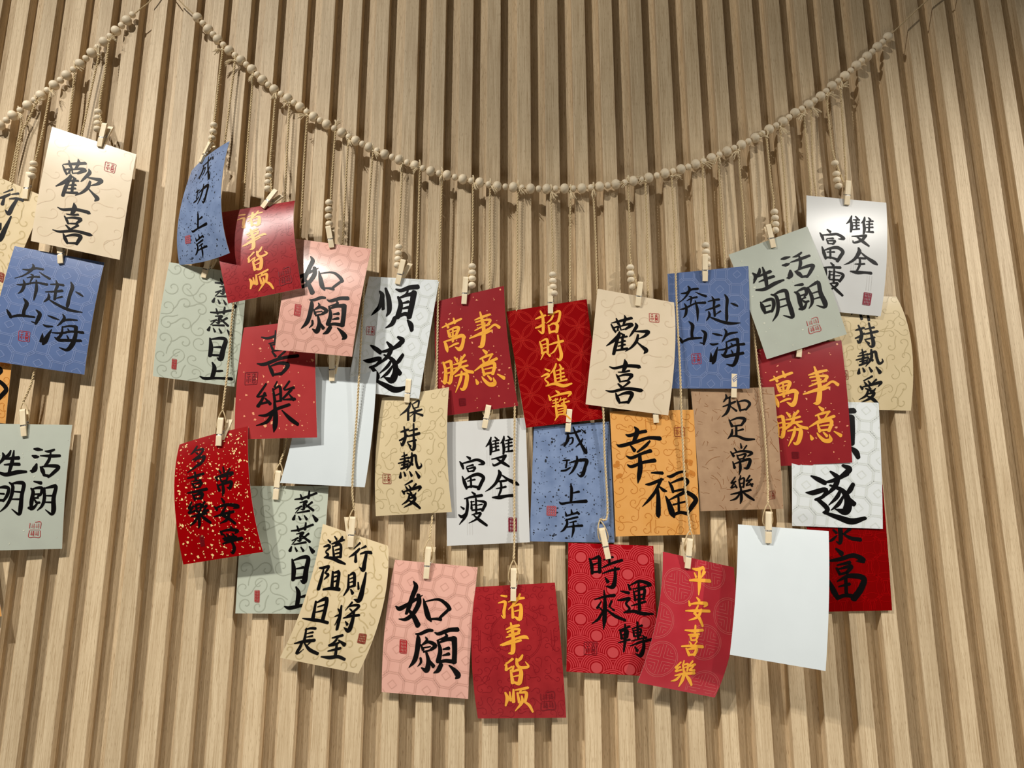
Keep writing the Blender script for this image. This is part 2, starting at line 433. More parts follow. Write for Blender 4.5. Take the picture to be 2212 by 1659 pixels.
# ------------------------------------------------------------------ writing and prints, traced in card space
INK = {
 'A': [
  ('huan', '210,296,8 328,265,24 457,228,26;267,248,11 293,290,24 326,316,11;366,211,8 379,243,26 355,306,13;208,306,11 244,346,21 271,376,13;243,337,13 299,320,18 291,349,13;266,367,11 307,351,11;319,317,11 333,349,13;322,318,11 396,294,21 464,290,32 387,339,18;333,351,8 376,337,11;318,365,13 303,413,37 232,464,24 175,500,8;307,422,21 286,489,29 270,565,26;332,378,13 376,394,24;292,428,13 412,401,18;319,461,11 394,443,18;315,494,11 397,474,18;285,533,16 429,508,24;359,405,21 364,516,21;506,272,11 521,303,29 467,373,18 442,402,7;504,349,11 595,343,26 666,341,34 630,381,24 559,413,8;545,377,18 531,436,26 479,491,20 407,534,7;531,440,11 595,475,21 654,509,37 631,539,8'),
  ('xi', '235,673,8 299,682,21 435,654,26 589,652,29 573,665,11;409,604,11 423,644,39 404,702,24;344,712,8 417,706,16 476,692,18;327,733,11 355,758,21 380,790,16;354,745,11 433,727,21 509,726,29 488,755,21 460,779,13;377,788,11 463,774,16;359,806,13 405,831,24;492,783,21 447,813,16 403,838,11;221,870,7 304,872,21 464,838,24 642,841,29 635,848,8;344,882,11 374,922,29 404,955,18;373,900,11 457,873,24 536,872,32 519,919,26 504,947,21;402,953,13 503,939,21'),
 ],
 'B': [
  ('ben', '159,192,8 231,188,21 291,163,19 371,162,21;248,129,8 266,160,23 229,211,17 174,251,11 102,282,5;339,190,6 394,211,15 467,234,21;228,260,8 278,244,15 353,234,19;257,223,8 285,235,17 272,291,9;142,333,8 207,325,19 331,289,15 455,288,23;196,283,8 220,321,21 209,379,21 178,407,6;331,265,9 355,342,23 356,406,17 356,444,5'),
  ('fu', '488,281,8 558,271,17 627,269,21;539,239,8 563,280,23 556,330,15;456,354,8 539,340,17 628,319,23;560,329,21 569,408,19;583,394,8 640,370,17;493,363,8 503,401,23 465,443,8;501,410,6 564,433,19 657,459,23 757,477,26 880,477,8;697,230,9 725,272,26 716,355,23 716,435,26 714,458,9;770,308,8 813,321,19 854,337,13'),
  ('shan', '247,442,8 291,479,30 280,543,24 288,592,24;101,558,8 138,593,26 164,622,15;150,619,15 246,591,23 402,585,15;402,521,8 449,551,28 438,607,26 428,644,13;379,626,6 428,635,17'),
  ('hai', '536,553,8 597,564,19 658,574,9;504,635,8 541,645,19 604,639,13;600,665,6 579,712,24 551,776,38 538,801,15;516,708,4 518,750,23 511,782,19;686,521,8 709,551,21 681,598,17 652,627,6;679,592,8 748,561,21 846,552,11;608,691,8 700,684,17 806,657,19 928,649,23;706,625,9 710,687,19 674,741,24;645,726,8 693,744,26 785,735,26 917,721,24;707,630,11 778,612,17 845,608,24;843,607,28 854,683,26 836,763,34 791,816,26 708,806,6;764,637,8 782,656,15;767,695,8 786,717,15'),
 ],
 'C': [
  ('huo', '562,202,13 612,206,29 671,210,11;550,258,13 595,267,32 635,265,11;616,324,16 597,367,45 566,389,21;542,381,8 585,375,24;816,208,19 753,222,24 701,220,8;649,258,8 776,259,27 893,257,24;776,232,13 762,293,27 722,338,21;663,347,11 695,376,35 723,418,19;682,347,11 777,339,24 888,349,32 833,396,29 773,431,19;712,413,19 785,422,24'),
  ('sheng', '184,236,11 204,274,32 154,328,11;282,217,13 255,257,29 168,299,11;199,286,11 300,280,24 389,276,32;320,216,11 312,303,32 284,403,24;218,332,11 319,327,24 405,328,27;151,392,16 250,410,32 385,392,35 500,387,19'),
  ('lang', '601,465,11 693,478,29;572,519,13 602,549,29 592,627,35 591,687,19;593,524,11 668,515,24 708,521,27 700,566,24 662,584,13;621,567,13 681,566,16;607,597,13 672,595,16;559,673,21 612,678,29 672,636,11;624,604,11 653,632,21 694,633,19;737,518,19 747,603,29 724,659,24 669,695,7;743,520,11 834,506,27 879,507,29 861,600,35 871,694,40 846,725,24 769,690,7;767,579,11 856,580,16;753,630,11 849,632,16'),
  ('ming', '151,507,11 156,561,35 159,616,19;171,514,11 243,509,27 297,521,27 286,573,29 241,621,19;184,560,13 248,563,16;160,611,21 245,613,21;300,473,13 347,504,27 335,585,29 285,656,24 211,702,7;326,483,11 415,474,27 480,488,32 466,576,32 461,678,37 445,723,24 353,682,7;352,544,11 459,550,16;340,605,11 446,606,16'),
 ],
 'D': [
  ('cheng', '419,83,9 522,78,16 616,63,21;449,80,14 449,133,30 405,189,16;449,126,9 511,119,14 509,159,16 470,180,7;520,24,9 558,89,21 616,171,21 676,245,34 695,255,11 689,204,6;644,131,9 616,165,21 553,199,6;629,50,7 681,84,16'),
  ('gong', '384,313,9 425,312,16 474,311,11;439,317,14 425,376,16;365,402,14 425,397,18 481,375,14;466,337,9 566,320,21 685,319,32 667,378,28 635,439,32 601,452,16 567,429,6;566,279,11 565,328,25 518,398,21 463,437,6'),
  ('shang', '486,513,9 496,569,25 488,666,21;494,594,9 587,582,21;345,665,7 375,681,21 493,670,18 676,662,30'),
  ('an', '491,730,9 499,771,21;419,749,7 434,783,21;432,783,14 562,758,18;560,747,11 584,768,21;425,817,11 515,802,18 568,793,16;438,812,14 440,854,21 400,900,18 364,917,6;471,840,9 550,827,14;438,878,9 515,869,16 623,864,21;515,829,9 517,899,21 497,962,6'),
 ],
 'E': [
  ('zhu', '325,84,15 394,92,22;298,144,10 371,134,25 381,156,25 368,212,27 371,265,20 338,245,7;418,138,12 517,116,27 607,110,20;492,83,20 478,150,22;558,77,17 517,132,22 419,198,10;465,173,17 473,264,27;480,173,12 564,166,25 553,273,37 489,256,10;492,214,12 543,207,15'),
  ('shi', '392,355,12 465,335,25 539,324,22;446,304,15 461,359,27 470,422,30 458,523,37 411,537,10;405,376,15 488,354,20 544,359,22 510,392,17;422,394,10 510,383,15;392,416,12 486,395,22 540,383,20;323,474,12 426,450,25 508,424,20 602,413,32 640,427,12;341,478,10 448,459,20 556,438,20'),
  ('jie', '380,606,12 375,659,27;361,624,10 453,577,22;367,662,12 440,634,15;565,548,15 537,577,25 487,601,12;497,577,20 500,622,27 536,641,25 621,633,20 591,598,7;460,630,15 436,669,22;424,660,17 435,751,32;430,673,10 532,660,30 508,751,35 442,746,15;449,707,10 510,697,15'),
  ('shun', '343,822,17 359,860,30 331,913,15;393,816,12 394,876,25;437,800,17 424,886,30;457,803,12 541,794,22 601,785,20;532,794,12 497,825,17;477,823,17 488,890,25;491,825,10 574,822,27 552,890,22;522,845,15 518,889,25 432,950,7;537,882,12 595,911,25 629,957,17'),
 ],
 'F': [
  ('ru', '263,155,10 301,195,37 278,268,37 248,365,34 229,407,22;342,257,32 360,320,39 309,402,34 233,448,29 149,450,6;241,371,17 311,417,34 379,490,44;94,354,7 147,371,37 236,334,29 325,290,24 393,257,6;408,285,10 444,349,34 485,418,39 526,454,12;424,307,10 541,284,17 614,287,24 692,322,32 726,354,32;718,351,24 644,405,24 599,439,12;494,439,19 564,432,19 634,433,29'),
  ('yuan', '358,554,10 414,551,24 494,524,29 550,521,22;381,555,12 396,601,37 388,693,37 364,755,34 306,806,7;476,573,10 494,597,22 445,631,12;427,631,10 458,669,24;441,635,10 516,608,24 594,633,32 545,666,22;461,654,10 539,642,12;464,684,15 536,669,15;494,682,17 526,749,32 511,817,39 448,801,10;435,730,19 441,763,19 406,794,5;528,739,17 588,785,32;578,536,10 627,543,27 742,510,32 838,502,37;697,535,12 714,562,24 607,594,7;621,598,17 654,668,32 638,748,39;634,609,15 726,581,29 799,574,39;804,568,44 819,654,39 822,748,39;687,656,12 753,645,27;685,702,10 757,687,27;648,753,19 718,739,27 815,742,32;675,767,34 643,812,34 591,834,7;766,771,12 830,804,34 872,839,46 846,864,10'),
 ],
 'G': [
  ('shun', '193,129,16 241,169,44 238,260,41 188,312,31 142,350,6;271,198,16 291,287,31;267,100,22 341,195,44 379,293,44 356,345,13;412,102,13 489,111,34 607,80,44 718,70,47;586,105,16 567,146,25 461,183,9;464,168,19 523,238,44 512,350,50;487,179,16 596,147,31 673,132,47;678,120,56 679,231,53 673,343,47;540,224,13 624,206,28;539,273,13 639,254,28;513,343,31 599,315,34 667,321,41;477,355,41 454,407,41 375,447,8;658,366,16 715,404,47 744,451,34'),
  ('sui', '428,565,16 491,599,38;567,515,22 639,546,47 531,614,28;356,654,13 460,636,31 618,581,34;213,605,13 286,629,38 368,658,38;152,737,9 233,737,41 349,711,38 382,716,28 342,765,28 256,791,19;286,788,31 387,856,38 364,894,28;346,886,19 512,923,41 659,950,50 808,921,28;515,603,38 476,683,38 355,768,9;421,674,16 561,715,38 618,795,53 590,873,63 475,860,8;541,700,16 498,765,31 405,831,8;579,742,13 513,820,31 431,869,8;680,660,31 638,713,38 585,755,9;591,751,13 643,785,31 686,817,41'),
 ],
 'H': [
  ('shi', '566,268,11 672,252,27 787,241,22;646,202,16 672,289,33 683,383,38 647,495,46 589,509,8;579,289,16 669,284,19 782,292,27 736,335,22;593,320,11 710,312,14;558,363,11 678,337,22 769,328,19;480,424,14 614,401,27 747,371,24 837,339,22 902,370,30;567,410,11 700,400,22 791,384,19'),
  ('yi', '650,537,16 693,566,35;597,609,14 686,593,24 774,583,19;627,609,14 645,642,24;758,591,19 706,634,14;513,697,11 633,657,27 747,637,24 822,623,27;614,671,16 634,739,30;623,673,11 758,653,30 783,676,33 743,739,30;646,695,11 746,689,16;640,731,19 745,728,19;516,763,11 535,795,35;599,749,11 624,777,24 683,815,35 753,812,38 745,767,7;675,747,14 715,779,27;804,745,11 883,782,33'),
  ('wan', '106,286,14 234,261,27 378,235,24;158,250,11 192,296,27;269,215,16 288,265,27;178,320,14 210,375,35;188,325,14 290,307,27 336,319,33 300,374,27;215,351,11 306,335,16;256,311,16 249,432,24;199,388,14 303,379,19;122,422,14 255,407,24 371,389,38 415,413,30;137,420,22 160,478,35 169,513,16;402,399,33 382,463,35 339,505,41 275,480,8;197,475,14 280,455,22 326,453,16'),
  ('sheng', '104,595,19 131,666,30 113,755,38 84,744,8;113,603,14 200,592,27;207,595,30 212,680,30 180,760,35 142,760,8;136,651,14 209,643,16;133,692,14 198,683,16;260,565,16 297,601,27;400,559,24 336,604,19;240,626,11 320,620,22 415,607,19;223,658,11 330,654,22 430,648,19;348,581,22 317,647,30 228,698,22 175,720,7;344,649,14 408,689,27 490,706,27;250,718,14 363,710,24 407,728,38 372,805,38 333,827,27 307,816,11;342,689,19 316,753,27 241,842,7'),
 ],
 'I': [
  ('zhao', '337,105,10 397,95,23 468,87,21;413,42,16 431,98,26 418,188,29 398,236,23 349,204,7;320,180,13 393,171,26 448,149,13;499,95,10 569,81,21 650,78,23 614,162,26 563,174,13;570,88,16 533,131,21 464,160,7;484,177,13 490,248,26;488,186,10 550,173,21 595,196,31 575,256,29;489,241,21 572,245,23'),
  ('cai', '347,301,16 359,358,23 352,404,21;355,305,10 418,293,21 443,309,26 427,408,21;368,334,10 432,331,13;361,364,10 431,363,13;346,401,18 430,398,18;375,404,21 324,452,8;409,406,10 447,441,23;449,348,10 526,343,21 638,344,26;583,283,16 583,368,23 590,458,34 559,494,26 526,474,7;573,358,13 511,410,18 448,428,5'),
  ('jin', '358,536,13 412,562,23;297,591,10 376,582,26 395,600,21 337,619,13 373,659,18 343,677,10;337,676,13 448,675,26 561,708,31 668,704,16;509,517,16 477,553,23 411,589,7;469,559,21 467,665,26;548,528,13 567,561,21;493,575,10 592,571,18;485,608,10 590,605,18;478,637,10 590,635,18;471,666,13 613,664,21;552,565,18 534,667,18'),
  ('bao', '452,732,13 486,757,26;351,756,13 366,798,26;376,776,10 506,768,21 637,773,26 593,800,10;388,808,10 460,802,16;390,829,10 460,828,16;432,795,13 429,847,18;374,853,10 462,849,16;502,795,10 479,823,16;487,816,10 566,811,16;495,842,10 601,836,18;539,808,13 529,850,18;420,861,21 419,938,29;428,863,10 497,859,21 540,870,31 515,931,26;443,886,10 521,882,14;438,907,10 516,902,14;426,926,16 516,927,16;436,926,23 380,969,8;506,920,13 582,969,23'),
 ],
 'J': [
  ('shuang', '562,146,11 541,188,23 495,223,7;553,187,18 559,242,27 549,290,16;609,147,11 636,166,18;578,180,9 658,174,16;577,206,9 653,198,16;576,233,9 652,223,16;573,267,9 655,253,18;616,176,14 621,261,16;723,144,11 713,179,23 676,202,7;707,185,20 718,248,25 709,291,16;770,146,11 796,164,18;739,182,9 826,172,16;738,208,9 819,198,16;737,235,9 823,225,16;738,273,9 826,267,20;779,174,14 775,266,16;562,327,9 651,318,18 740,305,23 707,324,16;733,307,27 684,352,23 592,380,18 576,362,6;625,326,9 695,358,27 776,394,16'),
  ('quan', '647,420,14 659,455,34 609,520,25 540,562,18 478,585,5;672,454,9 757,497,23 846,530,34 888,546,14;630,511,9 677,509,18 739,506,18;611,566,9 675,562,16 730,554,18;560,635,11 650,637,32 740,629,23 819,627,27;668,508,16 672,567,20 639,626,16'),
  ('fu', '256,294,11 296,313,25;168,332,9 194,359,25 212,393,16;189,351,9 297,336,20 389,326,23 465,357,27 399,366,7;254,376,9 333,366,18;251,384,11 275,418,16;262,395,9 355,387,20 329,419,16;278,418,11 343,413,16;198,453,9 225,507,29 249,556,18;215,486,9 317,453,23 397,444,29 457,472,29 431,514,29 393,563,27;260,495,9 353,484,16;300,458,16 306,545,18;253,543,18 315,538,18 391,548,23'),
  ('shou', '312,583,11 349,605,23;220,634,9 313,623,20 435,614,25;253,634,18 257,693,23 230,772,25 153,837,6;174,696,9 212,715,20;145,758,9 186,776,25 239,745,7;306,656,11 305,717,20;293,662,9 337,660,11;368,654,9 473,674,25 435,736,23;311,688,9 347,686,11;378,691,9 437,685,11;310,729,14 424,723,16;360,637,16 362,748,18;307,765,9 365,756,16 414,756,20 364,799,18 269,829,6;329,768,9 397,808,25 487,854,20'),
 ],
 'K': [
  ('bao', '438,87,16 418,138,34 306,194,8;419,148,25 434,242,28;462,99,12 501,146,19;474,104,12 561,81,22 564,130,19;498,143,12 565,136,16;441,181,12 535,173,25 621,160,19;519,153,19 523,256,28;523,180,12 453,214,6;525,185,12 641,213,25'),
  ('chi', '335,342,12 385,334,25 447,324,22;381,297,16 409,381,31 371,452,31 343,430,6;326,413,16 391,396,25 442,371,12;455,337,12 572,324,25;516,279,19 527,367,22;427,383,12 525,373,25 609,363,28;438,431,12 562,417,22;525,376,22 541,469,37 515,498,25 470,476,6;447,441,12 486,469,28'),
  ('re', '365,548,12 441,535,19;398,514,12 410,586,25;342,571,12 465,558,19;319,602,12 465,585,22;400,588,25 403,640,28;356,647,19 457,627,25;361,616,12 457,609,19;451,569,12 550,542,28 565,588,25 592,642,28 638,630,19 632,605,6;508,521,19 503,595,28 433,660,8;451,590,12 519,615,25;353,675,12 347,714,34;396,671,12 416,702,25;473,669,12 502,704,28;557,670,12 603,717,37'),
  ('ai', '507,744,22 405,776,12;414,786,12 440,811,25;459,778,12 486,804,25;557,771,22 506,800,12;366,819,16 393,841,25;383,827,12 505,809,25 616,794,28 579,827,9;428,837,12 515,860,25 551,838,9;464,821,12 490,843,22;459,856,19 437,893,25 353,925,6;435,884,12 533,872,25 495,911,28 375,947,6;449,896,12 523,921,31 589,957,22'),
 ],
 'L': [
  ('zhi', '413,51,10 418,80,22 377,116,10;399,94,10 475,72,17;366,155,10 451,135,20 520,115,20;456,76,12 446,146,25 405,207,25 341,241,6;459,155,10 523,194,22;540,102,10 557,148,22 570,196,17;546,119,10 641,108,22 690,138,25 636,189,17;562,190,17 633,182,17'),
  ('zu', '426,266,12 455,322,27;440,274,10 535,254,22 613,266,30 567,316,20;452,322,12 561,315,17;504,321,20 495,400,22;507,362,10 583,349,20;452,346,12 440,388,25 390,425,6;405,405,7 504,404,20 600,432,27 711,435,15'),
  ('chang', '540,465,10 545,503,20;459,502,10 480,527,17;610,484,15 572,516,12;413,530,12 445,568,25;426,547,10 552,528,20 665,546,27 609,572,10;484,557,10 498,590,17;492,565,10 590,553,20 558,587,15;495,594,10 567,588,15;429,611,10 447,662,27;442,631,10 530,612,20 636,598,27 602,664,30 553,665,7;514,591,15 515,668,25 494,721,6'),
  ('le', '513,725,10 499,760,20;446,736,12 393,784,17;395,788,10 448,771,15;442,771,12 389,821,17;391,825,10 451,808,15;435,791,10 456,822,17;488,758,12 500,819,20;497,761,10 551,748,17 537,820,17;506,790,10 540,785,12;497,819,10 537,816,12;622,727,15 576,771,15;576,775,10 643,758,17;629,766,15 574,800,15;570,808,10 652,796,17;616,787,10 643,814,20;378,874,10 494,860,22 623,843,20;505,826,17 504,908,27 486,951,7;496,863,12 440,907,20 366,923,5;516,855,10 590,895,27 656,925,17'),
 ],
 'M': [
  ('xing', '176,193,10 221,202,27 346,177,27 417,169,29;282,131,10 313,168,39 267,253,29;60,272,6 110,284,29 291,254,29 441,225,27 581,231,37;225,283,12 270,325,32;457,251,17 399,291,27 303,338,15;169,367,10 232,383,27 370,347,25 461,330,34;176,438,10 227,453,27 364,422,25 505,408,34;328,368,27 327,461,39 307,535,34 290,588,6'),
  ('fu', '454,507,10 518,507,22 588,511,27;380,598,10 437,596,25 547,569,25 592,559,15;571,558,25 495,653,25 417,717,25 331,772,5;518,621,20 524,710,32 515,832,39 519,859,12;544,619,12 593,648,27 627,655,12;642,536,10 687,539,27 775,511,22 854,501,20;657,580,10 689,623,25 704,666,20;670,596,10 770,569,22 844,560,27 884,585,25 839,627,17;703,658,17 828,644,20;612,694,10 647,753,37 679,826,47 703,862,15;649,726,10 761,691,25 861,669,32 966,723,37 917,782,37 849,840,25;695,763,15 846,740,15;763,706,17 760,829,20;690,844,25 777,825,25 876,839,29'),
 ],
 'N': [
  ('duo', '278,74,20 245,114,27 199,141,8;263,113,14 371,114,24 338,158,24 275,186,24 226,198,8;266,129,10 302,148,17;331,170,20 264,214,10;303,195,14 397,184,30 364,233,30 291,260,27 175,303,7;306,224,10 338,244,20'),
  ('xi', '179,352,14 278,344,27 396,330,24;277,307,17 290,373,27;231,384,10 359,381,20;239,402,17 271,436,20;251,408,14 367,403,24 339,435,20;259,440,14 348,436,17;177,477,14 274,473,24 433,460,30;243,493,14 271,536,30;254,503,14 369,492,30 347,535,30;269,530,20 348,530,20'),
  ('le', '292,571,14 280,595,17;224,554,17 180,602,24;191,608,14 248,588,20;235,596,17 175,637,24;177,642,14 258,624,20;271,578,17 282,633,24;279,582,14 341,578,24 324,630,20;287,606,10 329,603,14;394,559,20 351,596,20;351,601,14 415,592,24;404,600,17 361,637,17;348,641,14 425,628,24;194,668,10 298,659,24 404,652,20;307,630,20 296,721,30 273,761,8;293,661,14 238,708,24 170,735,7;319,663,14 374,693,30 436,726,24'),
  ('chang', '660,293,14 671,335,24;604,316,14 627,342,20;751,314,20 710,342,14;550,370,14 581,397,27;571,370,14 675,356,24 783,349,30 742,375,10;610,374,14 631,410,20;622,379,10 712,366,24 700,403,17;628,410,14 700,403,17;572,429,14 598,481,30;591,439,14 668,428,24 761,420,30 735,467,30 698,460,8;645,412,20 648,486,30 629,529,7'),
  ('an', '615,544,17 641,575,30;513,605,14 539,631,30;531,615,14 675,597,27 816,616,34 750,630,8;660,607,17 593,669,30;592,674,27 667,703,30 742,748,27;488,684,10 609,670,24 750,654,24;700,650,24 648,712,27 554,738,7'),
  ('ning', '677,770,17 693,790,27;538,797,14 553,821,27;548,801,14 657,793,24 754,807,30 711,826,8;571,823,14 587,843,20;611,823,14 639,847,24;683,825,17 699,846,20;551,856,14 690,848,24;562,871,14 722,855,27;625,839,17 611,879,17;538,894,14 660,878,27 790,868,30;651,880,24 667,932,30 632,970,27 608,961,7'),
 ],
 'O': [
  ('zheng', '611,109,12 704,99,21 863,58,21;674,69,12 700,109,24;776,43,15 772,99,24;674,135,9 755,123,21 717,156,18;723,138,18 724,186,24 687,186,6;627,186,9 698,164,18;691,164,12 630,219,8;818,131,21 749,171,12;744,151,18 840,197,24;653,217,12 793,200,21;627,234,12 613,268,30;671,244,12 695,270,21;738,239,12 770,268,24;836,234,12 886,276,39'),
  ('zheng', '596,360,12 689,350,21 848,310,21;660,320,12 686,360,24;762,295,15 757,350,24;659,385,9 740,373,21 702,405,18;708,388,18 708,436,24 672,436,6;612,436,9 683,414,18;676,414,12 615,468,8;803,381,21 734,421,12;729,401,18 824,446,24;637,466,12 777,449,21;612,482,12 597,516,30;655,492,12 678,518,21;722,487,12 754,516,24;820,482,12 869,524,39'),
  ('ri', '629,582,15 654,659,39 654,742,33;640,591,12 751,566,30 816,574,36 800,658,42 785,752,45 741,745,9;684,656,12 768,644,24;660,730,21 767,720,24'),
  ('shang', '693,795,15 726,846,39 715,942,36;725,878,12 792,866,24 827,859,18;570,945,12 634,956,33 782,936,27 949,924,36'),
 ],
 'P': [
  ('xing', '579,51,20 495,110,7;577,97,20 520,140,26 442,182,7;527,134,17 542,202,34;594,94,9 667,63,23;593,136,11 669,110,23 750,101,31;681,115,26 667,190,37 658,251,40 600,236,7'),
  ('ze', '476,312,14 511,416,28;481,318,11 546,294,28 580,384,31;503,340,11 544,325,14;511,367,11 557,352,14;507,404,17 573,385,20;508,417,28 474,470,11;544,415,14 581,441,31;620,352,14 643,401,23;702,267,17 696,369,37 685,478,48 614,484,7'),
  ('jiang', '483,545,17 502,625,31 524,722,26;450,572,11 487,592,23;443,632,11 503,608,20;493,640,17 479,694,7;604,508,20 548,574,7;565,547,11 633,527,20 703,526,23 638,584,20 583,614,6;594,557,11 627,569,17;552,633,11 637,609,23 735,591,23;660,567,17 675,647,34 670,714,40 597,699,7;592,654,11 629,674,26'),
  ('zhi', '505,787,11 560,773,23 620,756,23;575,772,17 550,818,23 498,844,11;510,847,17 577,828,23 623,803,17;592,795,11 689,821,34;590,823,20 639,917,28;522,886,11 597,866,23 657,850,23;472,934,11 578,928,31 673,912,28 764,922,23'),
  ('dao', '110,98,11 152,111,23;201,61,14 236,79,23;316,48,23 274,85,17;172,120,11 260,91,23 345,63,17;249,95,14 230,123,17;192,133,14 242,216,28;203,135,11 299,108,28 325,197,28;234,158,11 293,140,17;243,184,11 301,167,17;245,212,17 324,192,20;69,155,11 134,136,26 157,147,23 111,186,14 154,202,23 109,229,11;105,228,11 210,220,28 318,230,31 406,238,17'),
  ('zu', '73,307,14 124,301,23 194,282,23 176,318,20 159,336,11;169,335,14 212,344,26 173,381,9;133,312,17 134,384,31 133,458,34;261,313,20 299,431,34;266,324,11 318,310,26 345,313,31 362,424,34;278,354,11 325,339,17;286,389,11 333,374,17;194,454,17 287,436,28 402,431,31'),
  ('qie', '149,547,20 185,676,34;161,556,11 245,520,31 281,527,34 311,678,34;192,585,11 270,560,17;188,626,11 274,603,17;58,684,9 189,682,28 283,680,26 385,685,26'),
  ('chang', '153,751,14 191,845,28;145,763,11 203,745,20 265,741,23;182,788,9 250,771,20;194,815,9 262,798,20;89,875,11 181,850,28 310,826,28;172,852,23 174,894,28 169,940,28 194,938,14 226,904,6;272,841,14 249,872,11;198,857,11 299,899,28 419,918,26'),
 ],
 'Q': [
  ('shi', '250,119,15 274,173,30 281,238,23;259,131,10 324,112,23 363,109,30 367,226,30;291,165,15 346,153,15;278,227,20 358,219,20;412,127,10 522,100,20;475,51,15 482,150,20;392,189,10 505,151,23 628,122,25;398,233,10 491,208,20 592,190,23;546,181,20 543,270,30 514,333,38 432,330,6;429,263,10 461,297,33'),
  ('lai', '415,363,10 425,455,30 418,584,35 406,665,6;307,439,10 411,414,20 535,398,28;381,451,10 338,503,23;351,490,8 395,520,18;501,443,18 473,490,18;470,486,8 528,515,18;406,523,15 347,588,23 274,626,5;432,505,10 535,556,28 652,586,23'),
  ('yun', '606,364,10 696,375,30;570,435,10 626,429,23 705,415,23 663,458,20 702,498,20 646,527,13;636,527,15 749,515,28 849,529,33 967,528,15;691,307,13 713,349,25;706,319,10 822,281,25 941,302,33 894,322,8;740,344,10 887,321,20;753,357,13 768,429,23;761,365,10 873,340,25 863,418,23;773,395,10 865,379,15;765,425,15 863,413,18;723,473,10 815,453,20 884,435,20;811,295,18 815,498,30'),
  ('zhuan', '580,665,10 633,651,18 700,632,18;593,670,15 609,728,23;601,673,10 672,662,20 671,713,18;613,698,10 672,687,13;606,728,13 671,717,15;571,759,10 698,731,20;648,617,15 646,729,25 628,826,13;724,648,10 838,619,20;736,656,13 746,702,18;744,664,10 822,648,18 814,691,15;744,681,10 815,670,13;741,706,13 820,695,15;786,595,18 789,715,20;715,741,10 884,708,18;840,695,13 872,714,20;701,779,10 816,746,20 941,721,25;850,728,20 848,789,28 813,846,33 754,834,6;751,782,10 779,812,28'),
 ],
 'R': [
  ('ping', '409,80,15 482,77,27 568,51,24;439,108,15 460,136,24;587,81,21 531,129,15;370,173,15 480,156,29 653,141,29;508,75,24 506,176,35 500,264,12;577,58,21 534,127,12'),
  ('an', '477,287,15 515,306,27;378,326,12 396,356,29;399,347,12 507,324,24 616,315,29 581,343,12;505,342,15 468,409,27;471,409,21 535,433,29 595,486,21;349,405,12 488,385,24 659,364,24;554,368,24 512,428,24 407,469,7'),
  ('xi', '381,547,12 497,536,27 604,515,24;502,494,18 514,555,24;435,575,12 570,550,18;457,577,15 489,610,18;469,583,12 548,566,24 543,598,18;487,610,15 550,597,15;467,623,12 502,642,18;561,605,15 538,637,12;384,671,15 510,650,24 646,637,27;446,677,15 507,720,29;459,683,12 569,661,29 568,711,29;504,720,18 566,707,21'),
  ('le', '464,770,12 467,795,18;432,787,15 389,836,21;394,840,12 444,823,18;432,827,15 403,861,18;412,864,12 469,841,18;463,801,15 501,847,21;474,803,12 522,790,21 542,842,18;492,822,12 525,812,15;570,760,18 538,803,18;541,807,12 610,780,24;602,795,15 565,830,18;567,834,12 626,824,24;415,894,12 504,869,24 639,845,24;509,847,21 524,909,32 514,968,12;487,872,12 449,921,24 393,941,6;529,867,12 602,901,29 659,940,18'),
 ],
 'S': [
  ('xi', '265,114,11 358,130,25 501,110,25 652,109,22;452,63,11 466,165,30;376,181,11 539,169,19;399,188,17 439,243,25;410,197,11 571,190,25 559,239,22;437,252,17 552,249,17;427,257,14 479,302,25;604,262,22 516,313,17;243,359,11 343,367,33 548,324,30 776,312,33;389,370,11 430,421,33 460,472,25;414,389,11 536,366,30 644,383,36 611,428,33 555,466,25;460,466,22 571,456,25'),
  ('le', '513,524,11 483,572,22;374,542,19 307,611,22 267,649,19;273,653,11 377,640,22;363,620,25 324,684,25 281,732,33;312,713,17 419,695,25;367,665,14 433,715,30;463,586,17 491,698,28;473,595,11 548,572,25 564,691,25;488,645,11 550,631,17;489,698,14 557,691,17;669,528,19 599,593,19;606,603,11 725,584,28;695,601,25 587,674,19;591,683,11 738,680,28;664,636,11 722,686,28;292,808,11 392,807,28 509,761,28 670,725,28;485,704,22 499,812,41 491,899,41 475,949,8;473,783,22 393,863,30 263,892,6;578,772,11 678,843,36 770,890,30'),
 ],
 'T': [
  ('bao', '353,151,20 368,232,27;364,161,17 564,146,30 546,224,27;377,194,13 551,184,17;365,232,17 546,227,20;422,220,20 412,306,24;510,216,20 500,308,24;277,261,17 641,255,24;250,326,17 458,307,27 707,343,27;396,282,27 421,371,40 408,462,30 358,451,8;331,357,17 370,383,24;271,450,10 318,434,24 373,403,10;546,351,30 457,395,17;446,388,13 546,427,30 667,441,34'),
  ('fu', '349,507,17 420,550,44;189,601,13 243,637,40;226,606,13 394,592,34 565,565,37 684,606,44 593,610,8;353,639,13 514,618,30;342,661,17 378,708,27;362,671,13 526,650,34 462,704,27;374,713,20 471,698,24;242,754,13 288,835,47 336,897,37;344,765,13 498,725,37 670,746,47 628,829,54 531,905,54;357,807,13 495,788,27;450,741,27 446,871,30;332,895,34 434,876,30 553,888,37'),
 ],
}
